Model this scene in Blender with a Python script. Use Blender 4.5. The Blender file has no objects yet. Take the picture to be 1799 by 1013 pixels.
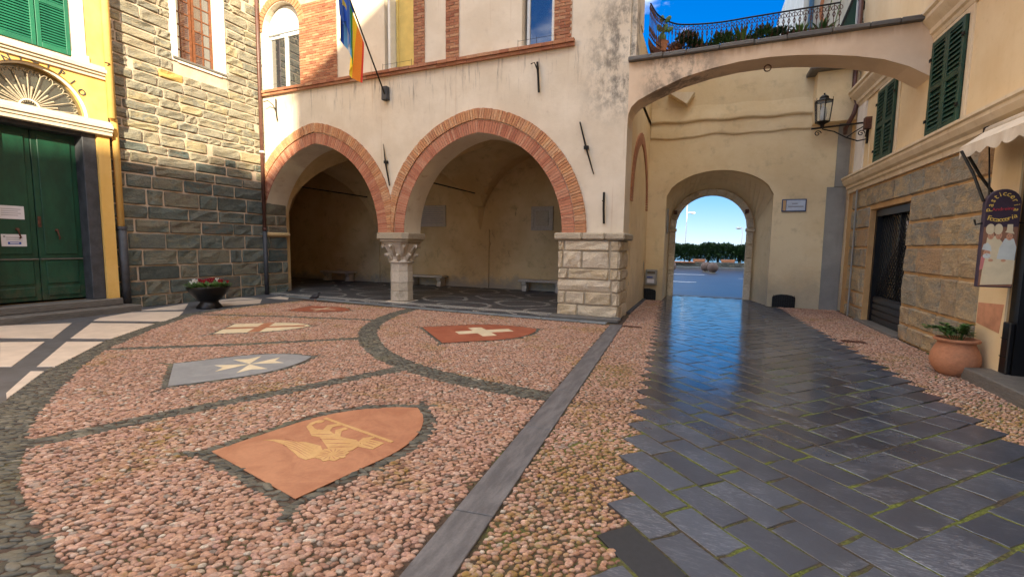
import bpy, bmesh, math, random
import numpy as np
from mathutils import Vector, Matrix, noise as mnoise

# ------------------------------------------------------------------ camera, sky, sun, exposure
SC = bpy.context.scene
COL = SC.collection
R_ = math.radians

cam_d = bpy.data.cameras.new('camera')
cam = bpy.data.objects.new('camera', cam_d)
COL.objects.link(cam)
cam_d.sensor_width = 36.0
cam_d.lens = 790 / 1799 * 36.0
cam_d.clip_start = 0.05
cam_d.clip_end = 9000
def _camera(pitch=5.35, roll=0.8, yaw=22.8, h=1.6):
    p, r, y = R_(pitch), R_(roll), R_(yaw)
    fw = Vector((-math.sin(y) * math.cos(p), math.cos(y) * math.cos(p), -math.sin(p)))
    rt = Vector((math.cos(y), math.sin(y), 0)); up = rt.cross(fw)
    R = rt * math.cos(r) + up * math.sin(r); U = up * math.cos(r) - rt * math.sin(r)
    m = Matrix.Identity(4)
    for i in range(3):
        m[i][0], m[i][1], m[i][2] = R[i], U[i], -fw[i]
    m[2][3] = h
    return m, R, U, fw
CM, CR, CU, CF = _camera()
cam.matrix_world = CM
SC.camera = cam

SUN_EL, SUN_AZ = R_(21.0), R_(140.2)           # azimuth clockwise from +Y
world = bpy.data.worlds.new('World')
SC.world = world
world.use_nodes = True
wn, wl = world.node_tree.nodes, world.node_tree.links
wn.clear()
sky = wn.new('ShaderNodeTexSky'); sky.sky_type = 'NISHITA'; sky.sun_disc = False
sky.sun_elevation = SUN_EL; sky.sun_rotation = SUN_AZ
sky.air_density = 0.5; sky.dust_density = 0.0; sky.ozone_density = 6.0; sky.altitude = 500
def _vm(op, a, b):
    n = wn.new('ShaderNodeVectorMath'); n.operation = op
    for i, x in enumerate((a, b)):
        if isinstance(x, (int, float)): n.inputs[i].default_value = (x, x, x)
        else: wl.new(x, n.inputs[i])
    return n.outputs[0]
# the whole sky, evenly: horizon glare held back as a camera's tone curve does
comp = _vm('DIVIDE', _vm('MULTIPLY', sky.outputs[0], 1.45), _vm('ADD', _vm('MULTIPLY', sky.outputs[0], 0.5), 1.0))
whs = wn.new('ShaderNodeHueSaturation'); whs.inputs['Saturation'].default_value = 1.6
whs.inputs['Hue'].default_value = 0.522
wl.new(comp, whs.inputs['Color'])
# bright clouds added as neutral fill light, offset to leave the framed sky clear
wtc = wn.new('ShaderNodeTexCoord'); wmp = wn.new('ShaderNodeMapping')
wmp.inputs['Scale'].default_value = (1.0, 1.0, 2.2)
CLOUD_OFF = (-2.669, -2.691, -2.812)
wmp.inputs['Location'].default_value = CLOUD_OFF
wno = wn.new('ShaderNodeTexNoise'); wno.inputs['Scale'].default_value = 1.5
wno.inputs['Detail'].default_value = 8; wno.inputs['Roughness'].default_value = 0.55
wrp = wn.new('ShaderNodeValToRGB')
wrp.color_ramp.elements[0].position = 0.47; wrp.color_ramp.elements[0].color = (0, 0, 0, 1)
wrp.color_ramp.elements[1].position = 0.62; wrp.color_ramp.elements[1].color = (1, 1, 1, 1)
wmx = wn.new('ShaderNodeMix'); wmx.data_type = 'RGBA'
wmx.inputs[7].default_value = (8.4, 8.2, 7.9, 1)
wbg = wn.new('ShaderNodeBackground'); wbg.inputs['Strength'].default_value = 0.15
wou = wn.new('ShaderNodeOutputWorld')
wl.new(wtc.outputs['Generated'], wmp.inputs['Vector']); wl.new(wmp.outputs[0], wno.inputs['Vector'])
wl.new(wno.outputs[0], wrp.inputs[0])
wl.new(wrp.outputs[0], wmx.inputs[0]); wl.new(whs.outputs[0], wmx.inputs[6])
wl.new(wmx.outputs[2], wbg.inputs['Color']); wl.new(wbg.outputs[0], wou.inputs['Surface'])

sun_d = bpy.data.lights.new('sun', 'SUN'); sun_d.energy = 3.6; sun_d.angle = R_(0.9)
sun_d.color = (1.0, 0.86, 0.62)
sun = bpy.data.objects.new('sun', sun_d); COL.objects.link(sun)
SDIR = Vector((math.sin(SUN_AZ) * math.cos(SUN_EL), math.cos(SUN_AZ) * math.cos(SUN_EL), math.sin(SUN_EL)))
sun.rotation_euler = SDIR.to_track_quat('Z', 'Y').to_euler()
sun.location = (20, -30, 40)

vs = SC.view_settings
SC.display_settings.display_device = 'sRGB'
vs.view_transform = 'Standard'; vs.look = 'None'; vs.gamma = 1.0; vs.use_curve_mapping = False
vs.exposure = 1.88
SC.render.engine = 'CYCLES'
SC.cycles.use_denoising = True
SC.cycles.max_bounces = 10; SC.cycles.diffuse_bounces = 6
SC.cycles.sample_clamp_indirect = 6.0

# ------------------------------------------------------------------ helpers
rng = random.Random(7)
WL = {}
def worldloc(p):
    return WL.get(p.name, Vector((0, 0, 0))) if p else Vector((0, 0, 0))
def setparent(o, p):
    if p is not None:
        o.parent = p
        o.matrix_parent_inverse = Matrix.Translation(-worldloc(p))
def tag(o, label=None, cat=None, group=None, kind=None):
    if label: o['label'] = label
    if cat: o['category'] = cat
    if group: o['group'] = group
    if kind: o['kind'] = kind
    return o
def thing(name, label, cat, loc=(0, 0, 0), group=None):
    o = bpy.data.objects.new(name, None); COL.objects.link(o)
    o.location = loc; o.empty_display_size = 0.1
    WL[o.name] = Vector(loc)
    return tag(o, label, cat, group)
def place(name, me, parent=None, mat=None, M=None):
    o = bpy.data.objects.new(name, me); COL.objects.link(o)
    if mat is not None and not me.materials: me.materials.append(mat)
    if M is not None: o.matrix_world = M; 
    setparent(o, parent)
    if M is not None: o.matrix_basis = M
    return o

def ax(plane, a, b, d):
    """2-D (a,b) on a plane plus depth d -> xyz"""
    if plane == 'xz': return (a, d, b)
    if plane == 'yz': return (d, a, b)
    return (a, b, d)

class MB:
    def __init__(s): s.v = []; s.f = []; s.mi = []; s.cur = 0
    def add(s, vs, fs):
        n = len(s.v); s.v += [tuple(p) for p in vs]
        for f in fs: s.f.append([i + n for i in f]); s.mi.append(s.cur)
        return s
    def box(s, x0, x1, y0, y1, z0, z1):
        return s.add([(x0,y0,z0),(x1,y0,z0),(x1,y1,z0),(x0,y1,z0),(x0,y0,z1),(x1,y0,z1),(x1,y1,z1),(x0,y1,z1)],
                     [(0,3,2,1),(4,5,6,7),(0,1,5,4),(1,2,6,5),(2,3,7,6),(3,0,4,7)])
    def prism(s, pts, plane, d0, d1):
        n = len(pts)
        vs = [ax(plane, a, b, d0) for a, b in pts] + [ax(plane, a, b, d1) for a, b in pts]
        fs = [list(range(n)), list(range(2 * n - 1, n - 1, -1))] + [(i, i + n, (i + 1) % n + n, (i + 1) % n) for i in range(n)]
        return s.add(vs, fs)
    def tube(s, pts, r, n=6, closed=False, cap=True):
        pts = [Vector(p) for p in pts]; m = len(pts)
        rs = r if isinstance(r, (list, tuple)) else [r] * m
        vs = []; 
        prev = None
        for i, p in enumerate(pts):
            a = pts[(i - 1) % m] if (closed or i > 0) else p
            b = pts[(i + 1) % m] if (closed or i < m - 1) else p
            t = (b - a).normalized()
            if prev is None:
                u = t.cross(Vector((0, 0, 1)))
                if u.length < 0.05: u = t.cross(Vector((1, 0, 0)))
            else:
                u = prev - t * prev.dot(t)
                if u.length < 1e-4: u = t.cross(Vector((1, 0, 0)))
            u.normalize(); prev = u; w = t.cross(u)
            for k in range(n):
                a_ = 2 * math.pi * k / n
                vs.append(p + (u * math.cos(a_) + w * math.sin(a_)) * rs[i])
        fs = []
        for i in range(m if closed else m - 1):
            j = (i + 1) % m
            for k in range(n):
                fs.append((i * n + k, i * n + (k + 1) % n, j * n + (k + 1) % n, j * n + k))
        if cap and not closed:
            fs.append(list(range(n))[::-1]); fs.append(list(range((m - 1) * n, m * n)))
        return s.add(vs, fs)
    def lathe(s, c, prof, n=24, rot=0.0, cap=True, wob=None):
        vs = []
        for i, (r, z) in enumerate(prof):
            for k in range(n):
                a = 2 * math.pi * k / n + rot
                rr = r * (wob(k, i) if wob else 1.0)
                vs.append((c[0] + rr * math.cos(a), c[1] + rr * math.sin(a), c[2] + z))
        fs = []
        for i in range(len(prof) - 1):
            for k in range(n):
                fs.append((i * n + k, i * n + (k + 1) % n, (i + 1) * n + (k + 1) % n, (i + 1) * n + k))
        if cap:
            fs.append(list(range(n))[::-1]); fs.append([(len(prof) - 1) * n + k for k in range(n)])
        return s.add(vs, fs)
    def ball(s, c, rx, ry=None, rz=None, n=10, m=6):
        ry = ry or rx; rz = rz or rx
        vs = [(c[0], c[1], c[2] - rz)]
        for i in range(1, m):
            t = math.pi * i / m
            for k in range(n):
                a = 2 * math.pi * k / n
                vs.append((c[0] + rx * math.sin(t) * math.cos(a), c[1] + ry * math.sin(t) * math.sin(a), c[2] - rz * math.cos(t)))
        vs.append((c[0], c[1], c[2] + rz))
        fs = [(0, 1 + (k + 1) % n, 1 + k) for k in range(n)]
        for i in range(m - 2):
            for k in range(n):
                fs.append((1 + i * n + k, 1 + i * n + (k + 1) % n, 1 + (i + 1) * n + (k + 1) % n, 1 + (i + 1) * n + k))
        t = len(vs) - 1; b = 1 + (m - 2) * n
        fs += [(b + k, b + (k + 1) % n, t) for k in range(n)]
        return s.add(vs, fs)
    def leaf(s, c, d, up, L, w):
        d = Vector(d).normalized(); up = Vector(up); sd = d.cross(up)
        if sd.length < 1e-3: sd = d.cross(Vector((1, 0, 0)))
        sd.normalize(); c = Vector(c); nn = sd.cross(d)
        return s.add([c, c + d * L * .45 + sd * w + nn * L * .07, c + d * L, c + d * L * .45 - sd * w + nn * L * .07], [(0, 1, 2), (0, 2, 3)])
    def mesh(s, name, mat=None, smooth=False, bevel=0.0, recalc=True):
        me = bpy.data.meshes.new(name)
        me.from_pydata(s.v, [], s.f)
        if mat is not None:
            for m in (mat if isinstance(mat, (list, tuple)) else [mat]): me.materials.append(m)
            if isinstance(mat, (list, tuple)): me.polygons.foreach_set('material_index', s.mi)
        if recalc or bevel:
            bm = bmesh.new(); bm.from_mesh(me)
            if recalc: bmesh.ops.recalc_face_normals(bm, faces=bm.faces)
            if bevel:
                bmesh.ops.bevel(bm, geom=[e for e in bm.edges if e.is_manifold and e.calc_face_angle(0) > 0.6], offset=bevel, segments=1, affect='EDGES', profile=0.6)
            bm.to_mesh(me); bm.free()
        if smooth:
            me.polygons.foreach_set('use_smooth', [True] * len(me.polygons))
        me.update()
        return me
    def build(s, name, mat, parent=None, smooth=False, bevel=0.0, recalc=True):
        return place(name, s.mesh(name, mat, smooth, bevel, recalc), parent)

def box_o(name, mat, parent, x0, x1, y0, y1, z0, z1, bevel=0.0):
    return MB().box(x0, x1, y0, y1, z0, z1).build(name, mat, parent, bevel=bevel)

def rustic(name, mat, parent, O, U, V, N, w, h, depth, rough, r, edge=0.03, inset=0.006):
    """one rough-faced stone: O lower-left corner, U/V in-plane unit axes, N outward"""
    us = [0, edge / w, .33, .67, 1 - edge / w, 1]; vs_ = [0, edge / h, .5, 1 - edge / h, 1]
    if w < .22: us = [0, .2, .5, .8, 1]
    O, U, V, N = Vector(O), Vector(U), Vector(V), Vector(N)
    nu, nv = len(us), len(vs_); P = []
    tilt = r.uniform(-rough, rough) * .6
    jl = [r.uniform(0, inset * 2) for _ in range(4)]
    for j, b in enumerate(vs_):
        for i, a in enumerate(us):
            border = i in (0, nu - 1) or j in (0, nv - 1)
            aa, bb = a * w, b * h
            aa = min(max(aa, inset + jl[0]), w - inset - jl[1]); bb = min(max(bb, inset + jl[2]), h - inset - jl[3])
            if border:
                if i in (0, nu - 1) and j in (0, nv - 1):
                    aa += (0.4 if i == 0 else -0.4) * edge; bb += (0.4 if j == 0 else -0.4) * edge
                aa += r.uniform(-.004, .004); bb += r.uniform(-.004, .004)
                d = -0.01
            else:
                d = depth + r.uniform(-rough, rough) + tilt * (a - .5)
            P.append(O + U * aa + V * bb + N * d)
    F = [(j * nu + i, j * nu + i + 1, (j + 1) * nu + i + 1, (j + 1) * nu + i) for j in range(nv - 1) for i in range(nu - 1)]
    m = MB().add(P, F)
    me = m.mesh(name, mat, recalc=False)
    if U.cross(V).dot(N) < 0: me.flip_normals()
    return place(name, me, parent)

def text_mesh(s, size=1.0, extrude=0.01, mat=None):
    cu = bpy.data.curves.new('lettering', 'FONT'); cu.body = s; cu.size = size; cu.extrude = extrude
    cu.align_x = 'CENTER'; cu.align_y = 'CENTER'
    o = bpy.data.objects.new('lettering', cu); COL.objects.link(o)
    bpy.context.view_layer.update()
    me = bpy.data.meshes.new_from_object(o.evaluated_get(bpy.context.evaluated_depsgraph_get()))
    bpy.data.objects.remove(o); bpy.data.curves.remove(cu)
    me.materials.clear()
    if mat: me.materials.append(mat)
    return me
def frame3(O, X, Y, rot=0.0):
    X, Y = Vector(X), Vector(Y); Z = X.cross(Y)
    c, s = math.cos(rot), math.sin(rot)
    X2 = X * c + Y * s; Y2 = Y * c - X * s
    m = Matrix.Identity(4)
    for i in range(3): m[i][0], m[i][1], m[i][2], m[i][3] = X2[i], Y2[i], Z[i], O[i]
    return m

# ------------------------------------------------------------------ materials
def lin(h):
    h = h.lstrip('#'); c = [int(h[i:i + 2], 16) / 255 for i in (0, 2, 4)]
    return tuple(((x / 12.92) if x <= .04045 else ((x + .055) / 1.055) ** 2.4) for x in c) + (1,)
class NT:
    def __init__(s, name):
        s.m = bpy.data.materials.new(name); s.m.use_nodes = True
        s.t = s.m.node_tree; s.n = s.t.nodes; s.l = s.t.links
        s.b = s.n['Principled BSDF']
        s.geo = s.n.new('ShaderNodeNewGeometry')
        s.pos = s.geo.outputs['Position']
    def mapping(s, scale=(1, 1, 1), rot=(0, 0, 0), loc=(0, 0, 0)):
        m = s.n.new('ShaderNodeMapping'); m.inputs['Scale'].default_value = scale
        m.inputs['Rotation'].default_value = rot; m.inputs['Location'].default_value = loc
        s.l.new(s.pos, m.inputs['Vector']); return m.outputs[0]
    def noise(s, scale, detail=5, rough=.55, vec=None, dist=0.0):
        n = s.n.new('ShaderNodeTexNoise'); n.inputs['Scale'].default_value = scale
        n.inputs['Detail'].default_value = detail; n.inputs['Roughness'].default_value = rough
        n.inputs['Distortion'].default_value = dist
        s.l.new(vec if vec is not None else s.pos, n.inputs['Vector']); return n.outputs[0]
    def voronoi(s, scale, feature='F1', out='Distance', vec=None):
        n = s.n.new('ShaderNodeTexVoronoi'); n.feature = feature; n.inputs['Scale'].default_value = scale
        s.l.new(vec if vec is not None else s.pos, n.inputs['Vector']); return n.outputs[out]
    def ramp(s, val, stops):
        r = s.n.new('ShaderNodeValToRGB'); e = r.color_ramp.elements
        while len(e) < len(stops): e.new(.5)
        for k, (p, c) in enumerate(stops):
            e[k].position = p; e[k].color = c if len(c) == 4 else tuple(c) + (1,)
        s.l.new(val, r.inputs[0]); return r.outputs[0]
    def step(s, val, a, b):
        n = s.n.new('ShaderNodeMapRange'); n.interpolation_type = 'SMOOTHSTEP'
        n.inputs['From Min'].default_value = a; n.inputs['From Max'].default_value = b
        s.l.new(val, n.inputs['Value']); return n.outputs[0]
    def lrange(s, val, a, b, c, d):
        n = s.n.new('ShaderNodeMapRange')
        for k, x in zip(('From Min', 'From Max', 'To Min', 'To Max'), (a, b, c, d)): n.inputs[k].default_value = x
        s.l.new(val, n.inputs['Value']); return n.outputs[0]
    def math(s, op, a, b=None):
        n = s.n.new('ShaderNodeMath'); n.operation = op
        for k, x in enumerate((a, b)):
            if x is None: continue
            if isinstance(x, (int, float)): n.inputs[k].default_value = x
            else: s.l.new(x, n.inputs[k])
        return n.outputs[0]
    def mix(s, fac, a, b, mode='MIX'):
        n = s.n.new('ShaderNodeMix'); n.data_type = 'RGBA'; n.blend_type = mode
        for k, x in ((0, fac), (6, a), (7, b)):
            if isinstance(x, (int, float)): n.inputs[k].default_value = x
            elif isinstance(x, tuple): n.inputs[k].default_value = x
            else: s.l.new(x, n.inputs[k])
        return n.outputs[2]
    def xyz(s):
        n = s.n.new('ShaderNodeSeparateXYZ'); s.l.new(s.pos, n.inputs[0]); return n.outputs
    def rand(s):
        return s.n.new('ShaderNodeObjectInfo').outputs['Random']
    def attr(s, name):
        n = s.n.new('ShaderNodeAttribute'); n.attribute_name = name; return n
    def hsv(s, col, h=.5, sat=1.0, val=1.0):
        n = s.n.new('ShaderNodeHueSaturation')
        for k, x in (('Hue', h), ('Saturation', sat), ('Value', val)):
            if isinstance(x, (int, float)): n.inputs[k].default_value = x
            else: s.l.new(x, n.inputs[k])
        s.l.new(col, n.inputs['Color']); return n.outputs[0]
    def out(s, col=None, rough=None, bump=None, bstr=.3, bdist=.01, spec=None, metal=None):
        if col is not None:
            if isinstance(col, tuple): s.b.inputs['Base Color'].default_value = col
            else: s.l.new(col, s.b.inputs['Base Color'])
        if rough is not None:
            if isinstance(rough, (int, float)): s.b.inputs['Roughness'].default_value = rough
            else: s.l.new(rough, s.b.inputs['Roughness'])
        if spec is not None: s.b.inputs['Specular IOR Level'].default_value = spec
        if metal is not None: s.b.inputs['Metallic'].default_value = metal
        if bump is not None:
            bn = s.n.new('ShaderNodeBump'); bn.inputs['Strength'].default_value = bstr; bn.inputs['Distance'].default_value = bdist
            s.l.new(bump, bn.inputs['Height']); s.l.new(bn.outputs[0], s.b.inputs['Normal'])
        return s.m

def plaster(name, base, dark, light, scale=1.2, rough=.9, streak=.35, bstr=.25):
    k = NT(name)
    a = k.noise(scale, 6, .6); b = k.noise(scale * 9, 4, .6)
    st = k.noise(3.0, 4, .6, k.mapping((2.2, 2.2, .22)))
    c = k.mix(k.step(a, .35, .7), base, light)
    c = k.mix(k.math('MULTIPLY', k.step(st, .5, .78), streak), c, dark)
    c = k.mix(k.math('MULTIPLY', k.step(b, .55, .8), .25), c, dark)
    h = k.math('ADD', k.noise(14, 5, .6), k.math('MULTIPLY', a, .8))
    return k.out(c, rough, h, bstr, .015)
def simple(name, col, rough=.6, var=.25, scale=6, bstr=.1, metal=0, spec=None):
    k = NT(name); n = k.noise(scale, 5, .6)
    dk = tuple(x * (1 - var) for x in col[:3]) + (1,); lt = tuple(min(1, x * (1 + var)) for x in col[:3]) + (1,)
    return k.out(k.mix(k.step(n, .3, .7), dk, lt), rough, k.noise(scale * 5, 4), bstr, .005, spec, metal)
def stone(name, cols, rough=.85, bstr=.6, lichen=None, scale=5.0, vmin=.75, vmax=1.2, stretch=(1, 1, 2.2)):
    k = NT(name); r = k.rand()
    mp = k.mapping(stretch)
    n = k.noise(scale, 7, .62, mp, .4); n2 = k.noise(scale * 6, 4, .6, mp)
    c = k.ramp(k.math('ADD', k.math('MULTIPLY', r, .75), k.math('MULTIPLY', k.math('SUBTRACT', n, .5), .6)), [(i / max(1, len(cols) - 1) * .7 + .02, x) for i, x in enumerate(cols)])
    c = k.hsv(c, .5, 1.0, k.lrange(n2, .3, .7, vmin, vmax))
    if lichen: c = k.mix(k.math('MULTIPLY', k.step(k.noise(2.2, 6, .7), .56, .72), .6), c, lichen)
    h = k.math('ADD', n, k.math('MULTIPLY', n2, .45))
    return k.out(c, rough, h, bstr, .06)
# palette
def facade_mat():
    k = NT('loggia_plaster'); x, y, z = k.xyz()
    a = k.noise(.9, 6, .6); b = k.noise(7, 5, .6)
    c = k.mix(k.step(a, .35, .68), lin('#D5C7B0'), lin('#E3D7C2'))
    c = k.mix(k.math('MULTIPLY', k.step(b, .55, .8), .25), c, lin('#A8937E'))
    # rain streaks under the string course
    st = k.noise(3.5, 5, .7, k.mapping((3.0, 1, .28)))
    under = k.math('MULTIPLY', k.step(z, 4.4, 5.95), k.math('SUBTRACT', 1.0, k.step(z, 6.0, 6.02)))
    c = k.mix(k.math('MULTIPLY', k.math('MULTIPLY', k.step(st, .53, .72), under), .75), c, lin('#6E655C'))
    ru = k.noise(2.0, 4, .6, k.mapping((5.0, 1, .15), loc=(3, 0, 0)))
    c = k.mix(k.math('MULTIPLY', k.step(ru, .6, .75), .4), c, lin('#B08E68'))
    # grey mould by the corner
    mo = k.noise(2.2, 6, .75, k.mapping((1.5, 1, 1.0)))
    zone = k.math('MULTIPLY', k.step(x, -2.9, -1.75), k.math('MULTIPLY', k.step(z, 4.0, 5.0), k.math('SUBTRACT', 1.0, k.step(z, 6.3, 7.3))))
    c = k.mix(k.math('MULTIPLY', k.math('MULTIPLY', k.step(mo, .42, .62), zone), .8), c, lin('#5B5853'))
    h = k.math('ADD', k.noise(12, 5, .6), k.math('MULTIPLY', a, 1.2))
    return k.out(c, .92, h, .22, .02)
M = {}
M['facade'] = facade_mat()
def inner_mat():
    k = NT('loggia_inner_plaster'); x, y, z = k.xyz()
    a = k.noise(.5, 6, .62); b = k.noise(2.4, 7, .7)
    c = k.mix(k.step(a, .36, .66), lin('#C6A878'), lin('#D8BE90'))
    c = k.mix(k.math('MULTIPLY', k.step(b, .50, .72), .4), c, lin('#86704F'))
    damp = k.math('SUBTRACT', 1.0, k.step(k.math('ADD', z, k.math('MULTIPLY', k.noise(1.3, 7, .75), 1.5)), .75, 1.25))
    c = k.mix(k.math('MULTIPLY', damp, .8), c, lin('#8F8D86'))
    cr = k.math('MULTIPLY', k.math('SUBTRACT', 1.0, k.step(k.voronoi(.9, 'DISTANCE_TO_EDGE', 'Distance', k.mapping((1, 1, 1.4))), .0, .006)), k.step(b, .5, .6))
    c = k.mix(k.math('MULTIPLY', cr, .6), c, lin('#4A3E30'))
    return k.out(c, .95, k.math('ADD', k.noise(10, 5, .6), k.math('MULTIPLY', b, 1.5)), .3, .02)
M['inner'] = inner_mat()
def gate_mat():
    k = NT('ochre_plaster'); x, y, z = k.xyz()
    a = k.noise(.6, 6, .65); b = k.noise(3.5, 6, .65)
    c = k.mix(k.step(a, .38, .66), lin('#DDC496'), lin('#E7D2A8'))
    c = k.mix(k.math('MULTIPLY', k.step(b, .52, .75), .35), c, lin('#A3906F'))
    wet = k.math('SUBTRACT', 1.0, k.step(k.math('ADD', z, k.math('MULTIPLY', k.noise(1.6, 6, .7), 1.6)), .9, 2.0))
    c = k.mix(k.math('MULTIPLY', wet, .55), c, lin('#9A917F'))
    ch = k.step(k.noise(1.6, 7, .7, k.mapping((1, 1, 1), loc=(9, 3, 2))), .68, .71)
    c = k.mix(k.math('MULTIPLY', ch, .5), c, lin('#CFC6B2'))
    h = k.math('ADD', k.noise(9, 5, .6), k.math('MULTIPLY', a, 2.0))
    return k.out(c, .93, h, .35, .02)
M['gate'] = gate_mat()
M['bridge'] = None
def bridge_mat():
    k = NT('bridge_plaster'); x, y, z = k.xyz()
    a = k.noise(1.0, 6, .6)
    c = k.mix(k.step(a, .35, .68), lin('#D2B99C'), lin('#E0C9AD'))
    mo = k.noise(2.6, 6, .75, k.mapping((1.2, 1, .8), loc=(4, 0, 1)))
    zone = k.math('MULTIPLY', k.step(x, -1.5, -1.0), k.math('SUBTRACT', 1.0, k.step(x, -.4, .5)))
    c = k.mix(k.math('MULTIPLY', k.math('MULTIPLY', k.step(mo, .4, .6), zone), .75), c, lin('#66605A'))
    top = k.math('MULTIPLY', k.step(z, 5.2, 5.5), k.step(k.noise(4, 4, .6, k.mapping((2, 1, .3))), .4, .6))
    c = k.mix(k.math('MULTIPLY', top, .5), c, lin('#B08A62'))
    return k.out(c, .92, k.noise(12, 5, .6), .2, .02)
M['bridge'] = bridge_mat()
M['yellow'] = plaster('yellow_plaster', lin('#DDB260'), lin('#C39A50'), lin('#E6C074'), 1.5, .85, .2, .12)
M['cream'] = plaster('cream_plaster', lin('#CDBFA8'), lin('#A39279'), lin('#D9CCB6'), 2, .85, .3, .12)
M['peach'] = plaster('peach_plaster', lin('#DDC294'), lin('#C2A678'), lin('#E5CDA2'), 1.1, .88, .2, .12)
M['trim'] = plaster('trim_plaster', lin('#D6C2A0'), lin('#A98F6B'), lin('#E0CFB0'), 3, .85, .35, .12)
M['white_surround'] = plaster('white_plaster', lin('#E3DACB'), lin('#BDAF9B'), lin('#ECE4D6'), 2.5, .88, .3, .15)
M['cement'] = plaster('cement_render', lin('#8A8880'), lin('#6B6A64'), lin('#9A978D'), 1.5, .92, .3)
M['mortar'] = plaster('wall_mortar', lin('#B8A48F'), lin('#8E7C6A'), lin('#C4B29E'), 4, .95, .2, .5)
M['mortar_tan'] = plaster('tan_mortar', lin('#B48E5E'), lin('#8E7350'), lin('#C29C6A'), 4, .95, .2, .5)
M['tower_stone'] = stone('tower_stone', [lin('#4A524E'), lin('#5E645E'), lin('#6C6E64'), lin('#54605C'), lin('#767362'), lin('#645B4E'), lin('#4C5856')], .8, .75, lin('#7C7656'), 4.0)
M['sunlit_stone'] = stone('sunlit_tower_stone', [lin('#7A776A'), lin('#8F8874'), lin('#837E70'), lin('#988E76'), lin('#74746A'), lin('#A09474')], .85, .9, lin('#8A7F5A'), 5.0)  # paler, warmer copy of the tower stone: sunlight on upper courses put into colour
M['gold_stone'] = stone('gold_stone', [lin('#A88B4C'), lin('#B79A58')], .85, .6)
M['tan_stone'] = stone('tan_stone', [lin('#8E8470'), lin('#AD9672'), lin('#9C876A'), lin('#8F8B7C'), lin('#B39A72'), lin('#827B6C'), lin('#A58865')], .85, .8, lin('#6A6248'), 3.2)
M['pier_stone'] = stone('pier_stone', [lin('#CABBA0'), lin('#DACDB6'), lin('#C2AF8E'), lin('#D6C8AE')], .88, .9, lin('#9A8464'), 6, .8, 1.12, (1, 1, 1.3))
M['pale_stone'] = stone('pale_marble', [lin('#B9AD9A'), lin('#CABFAE')], .75, .5, lin('#857A69'), 6, .82, 1.1, (1, 1, .6))
M['impost'] = stone('impost_stone', [lin('#A99C86'), lin('#B7AA93')], .85, .5, lin('#77705F'), 6)
def brick_mat(name, cols):
    k = NT(name); r = k.rand(); n = k.noise(26, 5, .65); n2 = k.noise(2.0, 4, .6)
    at = k.attr('rnd').outputs['Fac']
    f = k.math('FRACT', k.math('ADD', k.math('ADD', r, at), k.math('MULTIPLY', n2, .5)))
    c = k.ramp(f, [(i / (len(cols) - 1), x) for i, x in enumerate(cols)])
    c = k.hsv(c, .5, 1, k.lrange(n, .3, .7, .8, 1.18))
    return k.out(c, .9, n, .5, .008)
M['brick'] = brick_mat('arch_brick', [lin('#B8805A'), lin('#CA9468'), lin('#AE7654'), lin('#C79C78'), lin('#B67E58'), lin('#CFA67E')])
M['brick_red'] = brick_mat('inner_arch_brick', [lin('#AE6E54'), lin('#BD8062'), lin('#A2644C'), lin('#C08C70'), lin('#B27458')])
M['brick_wall'] = brick_mat('wall_brick', [lin('#9A6248'), lin('#AC7656'), lin('#8C563E'), lin('#B88C6A'), lin('#A26A48')])
M['brick_mortar'] = plaster('brick_mortar', lin('#BFA489'), lin('#9A8269'), lin('#CDB59B'), 5, .95, .2, .4)
def green_paint(name, a, b, c_, rough=.45):
    k = NT(name); n = k.noise(4, 6, .65, k.mapping((1, 1, .4))); n2 = k.noise(60, 3, .6)
    c = k.mix(k.step(n, .35, .65), a, b)
    c = k.mix(k.math('MULTIPLY', k.step(n2, .66, .74), .5), c, c_)
    gz = k.math('MULTIPLY', k.math('SUBTRACT', 1.0, k.step(k.xyz()[2], .35, 1.1)), k.step(k.noise(6, 6, .7), .42, .62))
    c = k.mix(k.math('MULTIPLY', gz, .45), c, lin('#5A5240'))
    return k.out(c, rough, n, .15, .01)
M['door_green'] = green_paint('dark_green_paint', lin('#103A2A'), lin('#184A36'), lin('#587A66'), .45)
M['shutter_green'] = green_paint('shutter_green', lin('#196048'), lin('#1F6E50'), lin('#2A7A5C'), .5)
M['shutter_dark'] = green_paint('shutter_dark_green', lin('#16382B'), lin('#1C4433'), lin('#28503E'), .5)
M['slate_dark'] = simple('dark_slate_trim', lin('#3E4045'), .6, .3, 5)
M['step_slate'] = stone('step_slate', [lin('#5D5A55'), lin('#6C6862')], .6, .4, None, 3, .8, 1.15, (.6, .6, 3))
M['iron'] = simple('wrought_iron', lin('#23221F'), .55, .3, 20, .2, .6)
M['rust_iron'] = simple('rusty_iron', lin('#5B3A2C'), .75, .4, 25, .3, .3)
M['black'] = simple('black_enamel', lin('#0C0C0E'), .4, .2, 20)
M['brown_pipe'] = simple('brown_pipe', lin('#5B3B31'), .45, .2, 10)
M['wood'] = simple('window_wood', lin('#6E4024'), .5, .25, 14)
M['white_paint'] = simple('white_paint', lin('#DADBD6'), .45, .06, 8, .05)
M['yellow_paint'] = simple('yellow_blind', lin('#D9BE6C'), .8, .08, 5)
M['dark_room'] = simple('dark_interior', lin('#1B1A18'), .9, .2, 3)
def glass_mat(name, tint, rough=.03, trans=0.0):
    k = NT(name); k.b.inputs['Base Color'].default_value = tint; k.b.inputs['Roughness'].default_value = rough
    k.b.inputs['Specular IOR Level'].default_value = 1.0; k.b.inputs['IOR'].default_value = 2.0
    k.b.inputs['Transmission Weight'].default_value = trans
    n = k.noise(.8, 3)
    return k.out(None, None, n, .03, .02)
M['glass'] = glass_mat('window_glass', (.03, .035, .04, 1))
M['lamp_glass'] = glass_mat('lantern_glass', (.85, .88, .85, 1), .08, .85)
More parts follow.
